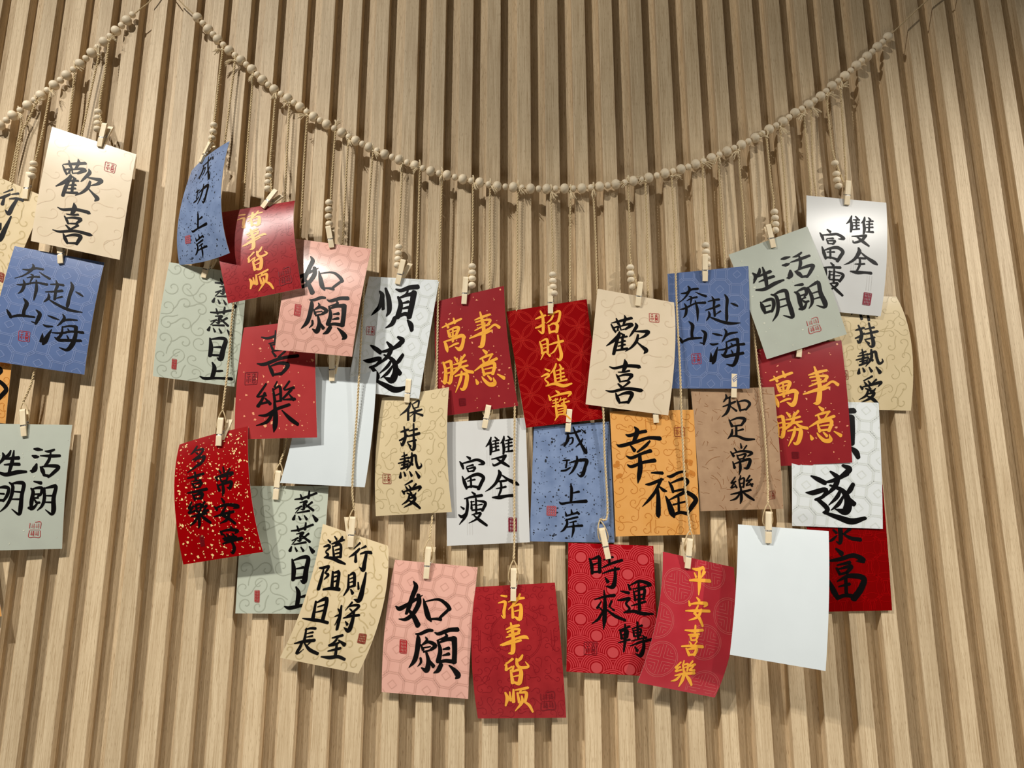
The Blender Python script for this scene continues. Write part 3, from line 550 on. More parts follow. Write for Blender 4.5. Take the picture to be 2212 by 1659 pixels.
SEALS = {
 'A': ([(674, 159), (799, 155), (795, 241), (679, 243)], 'outline', 'red'),
 'B': ([(273, 719), (387, 715), (397, 799), (284, 800)], 'outline', 'red'),
 'C': ([(592, 787), (723, 787), (719, 904), (580, 901)], 'split', 'red'),
 'D': ([(195, 699), (308, 704), (306, 784), (195, 778)], 'filled', 'pale'),
 'E': ([(734, 823), (883, 814), (884, 936), (727, 945)], 'split', 'dark'),
 'F': ([(186, 603), (266, 607), (270, 706), (191, 701)], 'filled', 'red'),
 'G': ([(114, 445), (227, 445), (240, 518), (126, 517)], 'outline', 'red'),
 'H': ([(276, 890), (359, 894), (355, 945), (274, 943)], 'filled', 'deep'),
 'J': ([(752, 801), (849, 807), (844, 913), (749, 911)], 'cartouche', 'crimson'),
 'K': ([(106, 681), (216, 687), (221, 761), (107, 757)], 'outline', 'brown'),
 'L': ([(823, 859), (911, 856), (908, 918), (824, 921)], 'outline', 'brown'),
 'M': ([(755, 146), (876, 142), (876, 215), (757, 219)], 'outline', 'brown'),
 'N': ([(270, 816), (321, 814), (310, 894), (262, 895)], 'filled', 'deep'),
 'O': ([(212, 822), (269, 822), (274, 916), (218, 912)], 'cartouche', 'red'),
 'P': ([(811, 722), (902, 721), (924, 790), (826, 789)], 'filled', 'brown'),
 'Q': ([(193, 767), (334, 762), (329, 860), (192, 861)], 'outline', 'dark'),
 'S': ([(99, 435), (259, 435), (257, 540), (104, 543)], 'outline', 'dark'),
}
CARD_SHAPES = {
 'a1': ('A', [(112.5, 273.9), (294.6, 333.3), (258.5, 561.3), (66.6, 520.4)], (22, 20, 21, 24), 2, [None, None, None, None]),
 'a2': ('B', [(31.8, 531.6), (225.7, 567.3), (182.3, 809.4), (-28.9, 777.9)], (14, 10, 12, 16), 4, [None, None, None, None]),
 'a3': ('P', [(-59.8, 357.4), (100.3, 426.9), (-1.9, 669.0), (-162.0, 595.6)], (9, 6, 6, 9), 2, [None, None, None, None]),
 'a4': ('M', [(-127.0, 634.0), (44.0, 655.0), (12.0, 915.0), (-159.0, 894.0)], (6, 6, 6, 6), 2, [None, None, None, None]),
 'a5': ('C', [(-18.8, 915.0), (156.2, 917.9), (134.0, 1185.5), (-40.5, 1189.9)], (12, 10, 8, 12), 3, [None, None, None, None]),
 'a6': ('M', [(-200.0, 1085.0), (-32.0, 1062.0), (4.0, 1331.0), (-168.0, 1352.0)], (10, 10, 10, 10), 2, [None, None, None, None]),
 'b1': ('D', [(414.3, 368.1), (495.9, 304.6), (496.3, 546.4), (387.6, 572.1)], (20, 62, 56, 12), 6, [(451.2, 333.7), (477.4, 427.6), (440.9, 564.9), (385.2, 476.8)]),
 'b2': ('E', [(457.7, 462.0), (637.3, 433.3), (651.6, 622.7), (492.6, 655.5)], (30, 36, 46, 44), 4, [None, (635.2, 501.4), None, None]),
 'b3': ('F', [(635.5, 515.2), (802.3, 537.9), (760.6, 770.5), (593.8, 755.3)], (22, 27, 42, 37), 8, [None, None, None, None]),
 'b4': ('G', [(797.5, 597.2), (948.7, 605.4), (905.3, 861.4), (749.3, 843.6)], (9, 9, 12, 12), 3, [None, None, None, None]),
 'b5': ('H', [(938.9, 651.9), (1088.8, 617.5), (1119.6, 876.7), (946.7, 900.5)], (4, 8, 9, 4), 3, [None, (1097.7, 738.4), None, (940.0, 760.7)]),
 'b6': ('I', [(1093.9, 673.1), (1267.2, 646.3), (1302.9, 904.6), (1136.3, 924.0)], (4, 5, 9, 8), 4, [None, (1281.9, 760.7), None, (1116.2, 803.1)]),
 'b7': ('A', [(1290.8, 623.6), (1456.1, 653.4), (1443.5, 897.3), (1264.9, 873.3)], (13, 16, 15, 14), 4, [None, (1458.0, 759.9), None, None]),
 'b8': ('B', [(1441.9, 591.5), (1616.5, 574.4), (1619.2, 839.6), (1446.5, 839.1)], (7, 14, 16, 10), 4, [None, None, None, None]),
 'b9': ('C', [(1574.0, 550.0), (1743.7, 489.0), (1829.5, 721.9), (1656.4, 776.1)], (11, 13, 15, 14), 3, [None, None, None, None]),
 'b10': ('J', [(1742.0, 422.2), (1914.4, 437.9), (1902.3, 683.3), (1734.8, 666.4)], (8, 9, 10, 9), 4, [None, (1915.4, 563.2), None, None]),
 'c1': ('O', [(365.8, 566.3), (533.0, 592.7), (506.7, 835.5), (330.3, 812.6)], (12, 12, 12, 12), 2, [None, (522.7, 723.2), None, (344.0, 688.9)]),
 'c2': ('S', [(527.3, 707.7), (679.6, 688.9), (685.1, 944.9), (506.7, 949.1)], (21, 21, 24, 24), 2, [None, None, None, (511.9, 821.7)]),
 'c3': ('W', [(657.2, 791.8), (813.4, 794.2), (787.8, 1052.7), (604.8, 1043.3)], (8, 13, 18, 12), 4, [None, (805.2, 925.7), None, (635.9, 923.2)]),
 'c4': ('K', [(825.9, 859.3), (969.9, 836.4), (976.1, 1106.0), (811.9, 1114.9)], (5, 10, 12, 8), 5, [None, (965.8, 969.1), None, (811.9, 976.3)]),
 'c5': ('J', [(963.1, 912.2), (1135.3, 902.2), (1144.5, 1171.3), (965.5, 1179.3)], (4, 4, 6, 5), 2, [None, None, None, None]),
 'c6': ('D', [(1153.2, 922.1), (1315.9, 910.8), (1327.5, 1172.3), (1143.9, 1169.4)], (4, 4, 4, 4), 2, [None, None, None, None]),
 'c7': ('M', [(1317.4, 889.1), (1498.0, 885.1), (1512.3, 1154.5), (1330.1, 1159.0)], (8, 10, 10, 8), 2, [None, None, None, None]),
 'c8': ('L', [(1492.2, 841.2), (1672.0, 836.1), (1691.8, 1098.8), (1513.0, 1104.3)], (8, 12, 14, 8), 3, [None, None, None, None]),
 'c9': ('H', [(1633.8, 754.5), (1817.5, 735.2), (1841.1, 999.3), (1663.9, 1007.7)], (6, 8, 9, 6), 3, [None, None, None, None]),
 'c10': ('K', [(1785.7, 635.2), (1936.3, 641.2), (1967.7, 887.1), (1792.9, 883.5)], (3, 4, 4, 3), 3, [None, (1968.9, 743.7), None, None]),
 'c11': ('G', [(1707.0, 866.0), (1898.0, 870.0), (1907.0, 1142.5), (1711.0, 1136.0)], (5, 5, 6, 5), 2, [None, None, None, None]),
 'd1': ('N', [(387.7, 960.4), (536.1, 921.0), (568.5, 1192.0), (396.1, 1219.7)], (24, 26, 28, 24), 6, [(461.2, 938.2), (541.4, 1060.3), None, (376.6, 1074.1)]),
 'd2': ('O', [(527.8, 1049.7), (710.0, 1049.7), (693.3, 1325.9), (508.4, 1325.1)], (6, 6, 6, 6), 2, [None, None, None, None]),
 'd3': ('P', [(697.3, 1131.6), (838.2, 1179.0), (774.1, 1455.0), (604.6, 1420.7)], (12, 14, 12, 12), 6, [None, (826.8, 1310.7), None, (662.3, 1280.9)]),
 'd4': ('F', [(853.5, 1209.1), (1031.9, 1225.4), (1011.2, 1509.8), (824.5, 1495.0)], (10, 9, 6, 8), 3, [None, (1019.2, 1360.8), None, (831.9, 1349.6)]),
 'd5': ('E', [(1027.9, 1268.0), (1198.5, 1258.4), (1223.1, 1550.2), (1032.3, 1552.0)], (10, 8, 6, 7), 4, [None, (1212.4, 1400.8), None, (1018.3, 1400.8)]),
 'd6': ('Q', [(1227.4, 1172.3), (1411.3, 1179.1), (1421.7, 1462.3), (1223.3, 1450.8)], (8, 8, 7, 7), 2, [None, None, None, None]),
 'd7': ('R', [(1431.8, 1191.6), (1584.9, 1225.4), (1543.9, 1506.9), (1376.8, 1474.4)], (12, 12, 16, 19), 5, [None, (1584.2, 1373.1), None, (1419.3, 1332.2)]),
 'd8': ('W', [(1594.2, 1132.8), (1790.1, 1147.3), (1783.4, 1449.5), (1576.5, 1414.2)], (28, 30, 52, 44), 5, [None, None, None, (1589.8, 1269.4)]),
 'd9': ('T', [(1736.6, 1050.9), (1906.7, 1047.1), (1927.0, 1318.6), (1752.5, 1322.1)], (3, 3, 3, 3), 1, [None, None, None, None]),
}

ASP = 1.53
INK_WEIGHT = {'K': 1.32, 'N': 1.36, 'P': 1.38, 'O': 1.36, 'E': 1.38, 'H': 1.4, 'I': 1.32, 'L': 1.36, 'Q': 1.4, 'R': 1.38, 'S': 1.42}


class Patch:
    """A gently bent sheet hung between four corners (Coons patch)."""
    def __init__(s, c, d, mids, bl):
        TL, TR, BR, BL = [at(p[0], p[1], dd) for p, dd in zip(c, d)]
        s.k = (TL, TR, BR, BL)

        def mid(A, B, m, b, da, db):
            if m is None:
                return (A + B) / 2 + np.array([0, -b / 1000, 0])
            return at(m[0], m[1], (da + db) / 2 + b)
        s.e = [(TL, mid(TL, TR, mids[0], 0, d[0], d[1]), TR), (TR, mid(TR, BR, mids[1], bl, d[1], d[2]), BR),
               (BL, mid(BL, BR, mids[2], 0, d[3], d[2]), BR), (TL, mid(TL, BL, mids[3], bl, d[0], d[3]), BL)]

    @staticmethod
    def q(e, t):
        A, M, B = e
        return (1 - t) ** 2 * A + 2 * t * (1 - t) * (2 * M - (A + B) / 2) + t * t * B

    def S(s, u, v):
        TL, TR, BR, BL = s.k
        return ((1 - v) * s.q(s.e[0], u) + v * s.q(s.e[2], u) + (1 - u) * s.q(s.e[3], v) + u * s.q(s.e[1], v)
                - ((1 - u) * (1 - v) * TL + u * (1 - v) * TR + u * v * BR + (1 - u) * v * BL))

    def N(s, u, v):
        h = 1e-3
        a = s.S(u + h, v) - s.S(u - h, v)
        b = s.S(u, v + h) - s.S(u, v - h)
        n = unit(np.cross(a, b))
        return n if n[1] < 0 else -n

    def inv(s, p):
        x = np.array([.5, .5])
        for _ in range(15):
            f0 = proj(s.S(*x))
            e = 1e-4
            J = np.stack([(proj(s.S(x[0] + e, x[1])) - f0) / e, (proj(s.S(x[0], x[1] + e)) - f0) / e], 1)
            x = x - np.clip(np.linalg.solve(J, f0 - np.array(p)), -.3, .3)
        return x


def ribbon(mb, P, pts, off, mat=0, step=0.022, brush=False, clip=True):
    """A band on the sheet: pts are (u, v*ASP, width) in card widths."""
    q = spline(pts, step)
    n = len(q)
    L, R = [], []
    for i in range(n):
        t = q[min(i + 1, n - 1)][:2] - q[max(i - 1, 0)][:2]
        t = unit(t)
        nn = np.array([-t[1], t[0]])
        w = max(q[i][2], 0.0015) / 2
        L.append(q[i][:2] + nn * w)
        R.append(q[i][:2] - nn * w)
    rows = [(a, b) for a, b in zip(L, R)]
    if brush:
        def cap(i, sgn):
            t = unit(q[min(i + 1, n - 1)][:2] - q[max(i - 1, 0)][:2]) * sgn
            nn = np.array([-t[1], t[0]]) * sgn
            w = max(q[i][2], 0.0015) / 2
            return [(q[i][:2] + nn * w * c + t * w * s, q[i][:2] - nn * w * c * 0.9 + t * w * s * 0.8) for c, s in ((0.8, 0.45), (0.42, 0.75))]
        rows = cap(0, -1)[::-1] + rows + cap(n - 1, 1)
    vs, fs = [], []
    for a, b in rows:
        for p in (a, b):
            u, v = p[0], p[1] / ASP
            if clip:
                u, v = min(max(u, 0.001), 0.999), min(max(v, 0.001), 0.999)
            vs.append(P.S(u, v) + P.N(u, v) * off)
    for i in range(len(rows) - 1):
        fs.append((2 * i, 2 * i + 1, 2 * i + 3, 2 * i + 2))
    mb.add(vs, fs, mat)


def inside(p, m=0.0):
    return m <= p[0] <= 1 - m and m <= p[1] <= ASP - m


def path(mb, P, pts, w, mat=2, off=0.00012):
    """A printed line, cut where it leaves the sheet."""
    run = []
    for p in list(pts) + [None]:
        if p is not None and inside(p):
            run.append((p[0], p[1], w))
        else:
            if len(run) > 1:
                ribbon(mb, P, run, off, mat, 0.05)
            run = []


def curl(cx, cy, r, a0, turn, flip, tail):
    pts = []
    for k in range(22):
        t = k / 21
        rr = r * (0.12 + 0.88 * t)
        a = a0 + flip * turn * t
        pts.append((cx + rr * math.cos(a), cy + rr * math.sin(a)))
    a = a0 + flip * turn
    d = np.array([-math.sin(a), math.cos(a)]) * flip
    e = np.array(pts[-1])
    for k in range(1, 7):
        pts.append(tuple(e + d * tail * k / 6 + np.array([math.cos(a), math.sin(a)]) * tail * 0.35 * (k / 6) ** 2))
    return pts


def disc(mb, P, cx, cy, r, mat, off, n=20):
    if not inside((cx, cy)):
        return
    vs = []
    for k in range(n):
        a = 2 * math.pi * k / n
        u = min(max(cx + r * math.cos(a), 0.001), 0.999)
        v = min(max((cy + r * math.sin(a)) / ASP, 0.001), 0.999)
        vs.append(P.S(u, v) + P.N(u, v) * off)
    mb.add(vs, [tuple(range(n))], mat)


def fleck(mb, P, rng, size, off=0.00018, mat=3, jag=0.5):
    u, v = rng.uniform(0.02, 0.98), rng.uniform(0.02, ASP - 0.02)
    n = rng.choice([3, 4, 4, 5])
    a0 = rng.uniform(0, 6.28)
    st = rng.uniform(0.45, 1.0)
    ca, sa = math.cos(a0), math.sin(a0)
    vs = []
    for k in range(n):
        a = 2 * math.pi * (k + rng.uniform(-.25, .25)) / n
        r = size * rng.uniform(1 - jag, 1)
        x, y = r * math.cos(a), r * math.sin(a) * st
        uu = min(max(u + x * ca - y * sa, 0.002), 0.998)
        vv = min(max((v + x * sa + y * ca) / ASP, 0.002), 0.998)
        vs.append(P.S(uu, vv) + P.N(uu, vv) * off)
    mb.add(vs, [tuple(range(n))], mat)


def octagon_lattice(mb, P, w):
    s, ang = 0.40, 0.10
    ca, sa = math.cos(ang), math.sin(ang)
    for i in range(-5, 7):
        for j in range(-5, 8):
            for ox, oy, kind in ((0, 0, 0), (0.5, 0.5, 0)):
                x, y = (i + ox) * s, (j + oy) * s
                cx, cy = 0.06 + x * ca - y * sa, 0.02 + x * sa + y * ca
                if not (-0.2 < cx < 1.2 and -0.2 < cy < ASP + 0.2):
                    continue
                for rad, n, rot in ((0.052, 4, 0.0), (0.152, 8, math.pi / 8), (0.132, 8, math.pi / 8)):
                    c = [(cx + rad * math.cos(ang + rot + 2 * math.pi * k / n), cy + rad * math.sin(ang + rot + 2 * math.pi * k / n)) for k in range(n + 1)]
                    for a, b in zip(c[:-1], c[1:]):
                        path(mb, P, [(a[0] + (b[0] - a[0]) * t / 4, a[1] + (b[1] - a[1]) * t / 4) for t in range(5)], w)
                for k in range(4):                                  # links to the four nearest octagons
                    a = ang + math.pi / 4 + k * math.pi / 2
                    for o in (-0.04, 0.04):
                        px, py = -math.sin(a) * o, math.cos(a) * o
                        path(mb, P, [(cx + px + math.cos(a) * t, cy + py + math.sin(a) * t) for t in (0.142, 0.15, 0.158)], w)


def circle_pts(cx, cy, r, n=36):
    return [(cx + r * math.cos(2 * math.pi * k / n), cy + r * math.sin(2 * math.pi * k / n)) for k in range(n + 1)]


def print_pattern(mb, P, des, seed):
    rng = random.Random('card' + des)
    if des in 'BFG':
        octagon_lattice(mb, P, 0.009 if des != 'G' else 0.011)
    elif des == 'I':
        s = 0.36
        for i in range(-1, 5):
            for j in range(-1, 7):
                for o in (0, 0.5):
                    for r in (s * 0.5, s * 0.455):
                        path(mb, P, circle_pts((i + o) * s - 0.05, (j + o) * s + 0.02, r), 0.0085)
    elif des == 'Q':
        s, hh = 0.36, 0.185
        cen = []
        for j in range(-2, 12):
            for i in range(-1, 5):
                cen.append(((i + (0.5 if j % 2 else 0)) * s + 0.15, j * hh + 0.17, j))
        R = s * 0.5
        for cx, cy, j in cen:
            lower = [(x, y) for x, y, k in cen if 0 < k - j <= 2 and abs(x - cx) < s * 1.01]
            for r in (0.082, 0.106, 0.129, 0.152, 0.174):
                run = []
                for p in circle_pts(cx, cy, r, 48) + [(9, 9)]:
                    if p[0] < 8 and all((p[0] - x) ** 2 + (p[1] - y) ** 2 > R * R for x, y in lower):
                        run.append(p)
                    else:
                        path(mb, P, run, 0.0125)
                        run = []
            disc(mb, P, cx, cy, 0.062, 3, 0.00014)
    elif des == 'T':
        s = 0.36
        for i in range(-1, 4):
            for j in range(-1, 7):
                cx, cy = (i + (0.5 if j % 2 else 0)) * s + 0.22, j * 0.24 + 0.05
                path(mb, P, circle_pts(cx, cy, 0.165), 0.012)
                path(mb, P, circle_pts(cx, cy, 0.145), 0.007)
                for k in range(4):
                    a = k * math.pi / 2
                    q = [(cx + 0.225 * math.cos(a) + 0.16 * math.cos(a + math.pi + t), cy + 0.225 * math.sin(a) + 0.16 * math.sin(a + math.pi + t)) for t in np.linspace(-0.75, 0.75, 12)]
                    path(mb, P, q, 0.008)
    elif des == 'R':
        for cx, cy in ((0.22, 0.36), (0.92, 0.56), (0.66, 0.92), (0.18, 1.22), (0.66, 0.10), (0.02, 0.80), (0.80, 1.44)):
            for r in (0.205, 0.185):
                path(mb, P, circle_pts(cx, cy, r), 0.006)
            for k in range(4):
                ca, sa = math.cos(k * math.pi / 2), math.sin(k * math.pi / 2)
                for x0, y0, x1, y1 in ((0.02, 0.02, 0.02, 0.17), (0.02, 0.02, 0.17, 0.02), (0.055, 0.055, 0.055, 0.14), (0.055, 0.055, 0.14, 0.055), (0.09, 0.09, 0.09, 0.13), (0.09, 0.09, 0.13, 0.09)):
                    path(mb, P, [(cx + x * ca - y * sa, cy + x * sa + y * ca) for x, y in ((x0, y0), ((x0 + x1) / 2, (y0 + y1) / 2), (x1, y1))], 0.006)
    elif des in 'OKPAME':
        n, r, w, turn = {'O': (5, 0.105, 0.013, 6.6), 'K': (6, 0.075, 0.009, 5.2), 'P': (6, 0.07, 0.014, 5.0), 'A': (4, 0.10, 0.010, 4.4),
                         'M': (7, 0.062, 0.007, 5.6), 'E': (9, 0.045, 0.005, 5.5)}[des]
        m = int(n * ASP)
        for i in range(n):
            for j in range(m):
                cx = (i + 0.5 + rng.uniform(-.22, .22)) / n
                cy = (j + 0.5 + rng.uniform(-.22, .22)) / m * ASP
                if des == 'E' and (cx - 0.5) ** 2 + (cy - 0.62) ** 2 < 0.1 and rng.random() < 0.5:
                    continue
                pts = curl(cx, cy, r * rng.uniform(0.75, 1.15), rng.uniform(0, 6.28), turn, rng.choice((-1, 1)), r * rng.uniform(0.8, 2.0))
                path(mb, P, pts, w * rng.uniform(0.8, 1.1))
        if des == 'M':
            for x, y in ((0.45, 0.1), (0.47, 1.06), (0.45, 1.34)):
                for sx in (-1, 1):
                    path(mb, P, [(x + sx * 0.03, y + t * 0.16 / 6) for t in range(7)], 0.007)
            for x in (0.06, 0.92):
                for y in (0.66, 0.80):
                    for t in range(3):
                        disc(mb, P, x + rng.uniform(-.04, .04), y + rng.uniform(-.02, .02), 0.026, 2, 0.00012, 9)
        if des == 'E':
            for r in (0.29, 0.275):
                path(mb, P, circle_pts(0.5, 0.62, r), 0.004)
            for x in (0.08, 0.10, 0.90, 0.93, 0.42, 0.44, 0.56, 0.58):
                y = 0.55 if x < 0.2 or x > 0.8 else 1.02
                path(mb, P, [(x, y), (x, y + 0.12), (x, y + 0.24)], 0.005)
    elif des == 'L':
        for k in range(150):
            x, y, a = rng.random(), rng.uniform(0, ASP), rng.uniform(0, 6.28)
            ln, cv = rng.uniform(0.02, 0.09), rng.uniform(-9, 9)
            if k < 9:
                ln, cv = rng.uniform(0.14, 0.3), rng.uniform(-7, 7)
            pts = []
            for t in range(9):
                pts.append((x, y))
                x += math.cos(a) * ln / 8
                y += math.sin(a) * ln / 8
                a += cv * ln / 8
            path(mb, P, pts, rng.uniform(0.003, 0.006) if k >= 9 else 0.007)
    elif des == 'J':
        for k in range(5):
            x, y = rng.uniform(.1, .8), rng.uniform(.1, 1.3)
            for o in (0, 0.03, 0.06):
                path(mb, P, [(x + o, y), (x + o, y + 0.1), (x + o, y + 0.2)], 0.006)
    nf, fs = {'H': (80, 0.026), 'S': (75, 0.026), 'N': (520, 0.021), 'C': (50, 0.022), 'D': (360, 0.019)}.get(des, (0, 0))
    for k in range(nf):
        big = rng.random()
        fleck(mb, P, rng, fs * (0.45 + 0.9 * big ** 3))


GLYPH = {   # strokes of the stamp signs inside a unit square
    'left': ["0.16,0.16 0.40,0.14", "0.14,0.34 0.42,0.32", "0.28,0.34 0.27,0.86", "0.16,0.52 0.14,0.74", "0.40,0.50 0.42,0.76"],
    'right': ["0.56,0.16 0.86,0.14", "0.71,0.08 0.71,0.28", "0.58,0.30 0.85,0.30", "0.60,0.40 0.60,0.54 0.84,0.54 0.84,0.40 0.60,0.40", "0.54,0.62 0.89,0.62", "0.62,0.70 0.62,0.86 0.82,0.86 0.82,0.70 0.62,0.70"],
}


def stamp(P, des, parent):
    q, style, col = SEALS[des]
    q = [np.array((a / 1000, b / 1000 * ASP)) for a, b in q]
    TL, TR, BR, BL = q
    mb = Mesh()

    def pt(x, y):
        return (1 - y) * ((1 - x) * TL + x * TR) + y * ((1 - x) * BL + x * BR)
    sz = np.linalg.norm(TR - TL)

    def line(pts, w, off=0.0004):
        ribbon(mb, P, [tuple(pt(*p)) + (w * sz,) for p in pts], off, 0, 0.01)
    rnd = [(0.06, 0), (0.5, 0), (0.94, 0), (1, 0.05), (1, 0.5), (1, 0.95), (0.94, 1), (0.5, 1), (0.06, 1), (0, 0.95), (0, 0.5), (0, 0.05), (0.06, 0)]
    G = [[tuple(map(float, p.split(','))) for p in s.split()] for s in GLYPH['left'] + GLYPH['right']]
    if style == 'outline':
        line(rnd, 0.045)
        for g in G:
            line(g, 0.05)
    elif style == 'split':
        line([(0, 0.05), (0, 0.42)], 0.05)
        line([(0.02, 0.55), (0, 1), (0.5, 1), (1, 1), (1, 0.56)], 0.05)
        line([(0.45, 0), (1, 0), (1, 0.44)], 0.05)
        line([(0.05, 0.52), (0.95, 0.52)], 0.03)
        for g in G:
            line([(0.1 + x * 0.42, 0.06 + y * 0.4) for x, y in g], 0.022)
            line([(0.52 + x * 0.42, 0.06 + y * 0.4) for x, y in g], 0.022)
        for g in G:
            line([(0.1 + x * 0.42, 0.56 + y * 0.4) for x, y in g], 0.035)
            line([(0.52 + x * 0.42, 0.56 + y * 0.4) for x, y in g], 0.028)
    else:
        line(rnd, 0.06)
        k = 0.20 if style == 'filled' else 0.22
        n = 5
        for i in range(n):
            x = (i + 0.5) / n
            line([(x, 0.04), (x + 0.02, 0.5), (x, 0.96)], k * 0.5)
        for i in range(4):
            y = (i + 0.5) / 4
            line([(0.06, y), (0.5, y + 0.02), (0.94, y)], 0.085)
    mb.link('seal_stamp', SEALC[col], parent, parent.location, smooth=False)


PATCH = {}


def make_card(cid, label):
    des, co, d, b, mids = CARD_SHAPES[cid]
    P = Patch(co, d, mids, b)
    PATCH[cid] = P
    mb = Mesh()
    nu, nv = 14, 22
    th = 0.00045
    F, B = [], []
    for j in range(nv + 1):
        for i in range(nu + 1):
            p = P.S(i / nu, j / nv)
            F.append(p)
            B.append(p - P.N(i / nu, j / nv) * th)
    w = nu + 1
    fs = [(j * w + i, (j + 1) * w + i, (j + 1) * w + i + 1, j * w + i + 1) for j in range(nv) for i in range(nu)]
    mb.add(F, fs, 0)
    mb.add(B, [f[::-1] for f in fs], 1)
    rim = [i for i in range(w)] + [j * w + nu for j in range(1, nv + 1)] + [nv * w + i for i in range(nu - 1, -1, -1)] + [j * w for j in range(nv - 1, 0, -1)]
    vs, ef = [], []
    for k in rim:
        vs += [F[k], B[k]]
    n = len(rim)
    for k in range(n):
        k2 = (k + 1) % n
        ef.append((2 * k, 2 * k + 1, 2 * k2 + 1, 2 * k2))
    mb.add(vs, ef, 1)
    print_pattern(mb, P, des, cid)
    o = mb.link('greeting_card', PM[des], None, P.S(0.5, 0.0))
    tag(o, label, 'card', 'cards clipped to the garland strings')
    for name, st in INK.get(des, []):
        cm = Mesh()
        for s in st.split(';'):
            pts = [tuple(map(float, q.split(','))) for q in s.split()]
            ribbon(cm, P, [(u / 1000, v / 1000 * ASP, wd / 1000 * INK_WEIGHT.get(des, 1.5)) for u, v, wd in pts], 0.0003, 0, 0.016, True)
        cm.link('brush_character', M_GOLDINK if PAPER[des][4] == 'g' else M_INK, o, o.location, smooth=False)
    if des in SEALS:
        stamp(P, des, o)
    return o


CARD_LABELS = {
    'a1': 'beige card with two black characters, topmost card at the far left',
    'a2': 'blue card with four black characters under the beige card at far left',
    'a3': 'golden tan card cut by the left frame edge, behind the far left beige card',
    'a4': 'orange card at the left frame edge below the blue card',
    'a5': 'sage green card cut by the left frame edge, lowest full clip there',
    'a6': 'red card whose corner alone shows at the lower left frame edge',
    'b1': 'strongly curled slate blue speckled card, first card of the long garland at left',
    'b2': 'red card with a column of gold characters, overlapped by the curled slate card',
    'b3': 'glossy pink card with glare, in the top row right of the red gold-lettered card',
    'b4': 'white card with two large black characters, right of the upper pink card',
    'b5': 'flecked dark red card with four gold characters, in the middle of the top row',
    'b6': 'red card of interlocking circles with a column of gold characters',
    'b7': 'beige card with two black characters, between red circles card and blue card',
    'b8': 'blue card with four black characters, in the top row on the right',
    'b9': 'tilted sage green card with four black characters, in the upper right',
    'b10': 'white card with small black characters, highest card at the upper right',
    'c1': 'pale green swirl card below the curled slate card',
    'c2': 'coral red flecked card with black characters behind the upper pink card',
    'c3': 'blank white card back left of centre, behind the coral red card',
    'c4': 'golden tan card with a column of black characters, left of centre',
    'c5': 'white card with small black characters, below the flecked dark red card',
    'c6': 'flat slate blue speckled card below the red interlocking circles card',
    'c7': 'orange card with two large black characters below the beige card',
    'c8': 'brown kraft fibre card with a column of black characters below the blue card',
    'c9': 'flecked red card with four gold characters below the tilted sage card',
    'c10': 'golden tan card at the far right, partly behind the highest white card',
    'c11': 'white card with large black character at right, behind the flecked red card',
    'd1': 'bright red card thickly flecked with gold, with six black characters',
    'd2': 'pale green swirl card in the bottom row, behind the gold-flecked red card',
    'd3': 'slanted golden tan card with eight black characters in the bottom row',
    'd4': 'pink card with two large black characters in the bottom row',
    'd5': 'red card with a column of gold characters, lowest card of all',
    'd6': 'red wave-patterned card with four black characters in the bottom row',
    'd7': 'curled red card with a column of gold characters beside the wave card',
    'd8': 'blank white card back at the lower right',
    'd9': 'red coin-patterned card behind the lower right blank card',
}
for cid in CARD_SHAPES:
    make_card(cid, CARD_LABELS[cid])

# ------------------------------------------------------------------ clothespins
def slab(profile, axis, nrm, wid, w, base):
    """Side profile (along axis, out along nrm) given the width w."""
    mb = Mesh()
    n = len(profile)
    vs = []
    for s in (-1, 1):
        for a, t in profile:
            vs.append(base + axis * a + nrm * t + wid * (s * w / 2))
    fs = [tuple(range(n))[::-1], tuple(range(n, 2 * n))]
    fs += [(k, (k + 1) % n, n + (k + 1) % n, n + k) for k in range(n)]
    mb.add(vs, fs)
    return mb


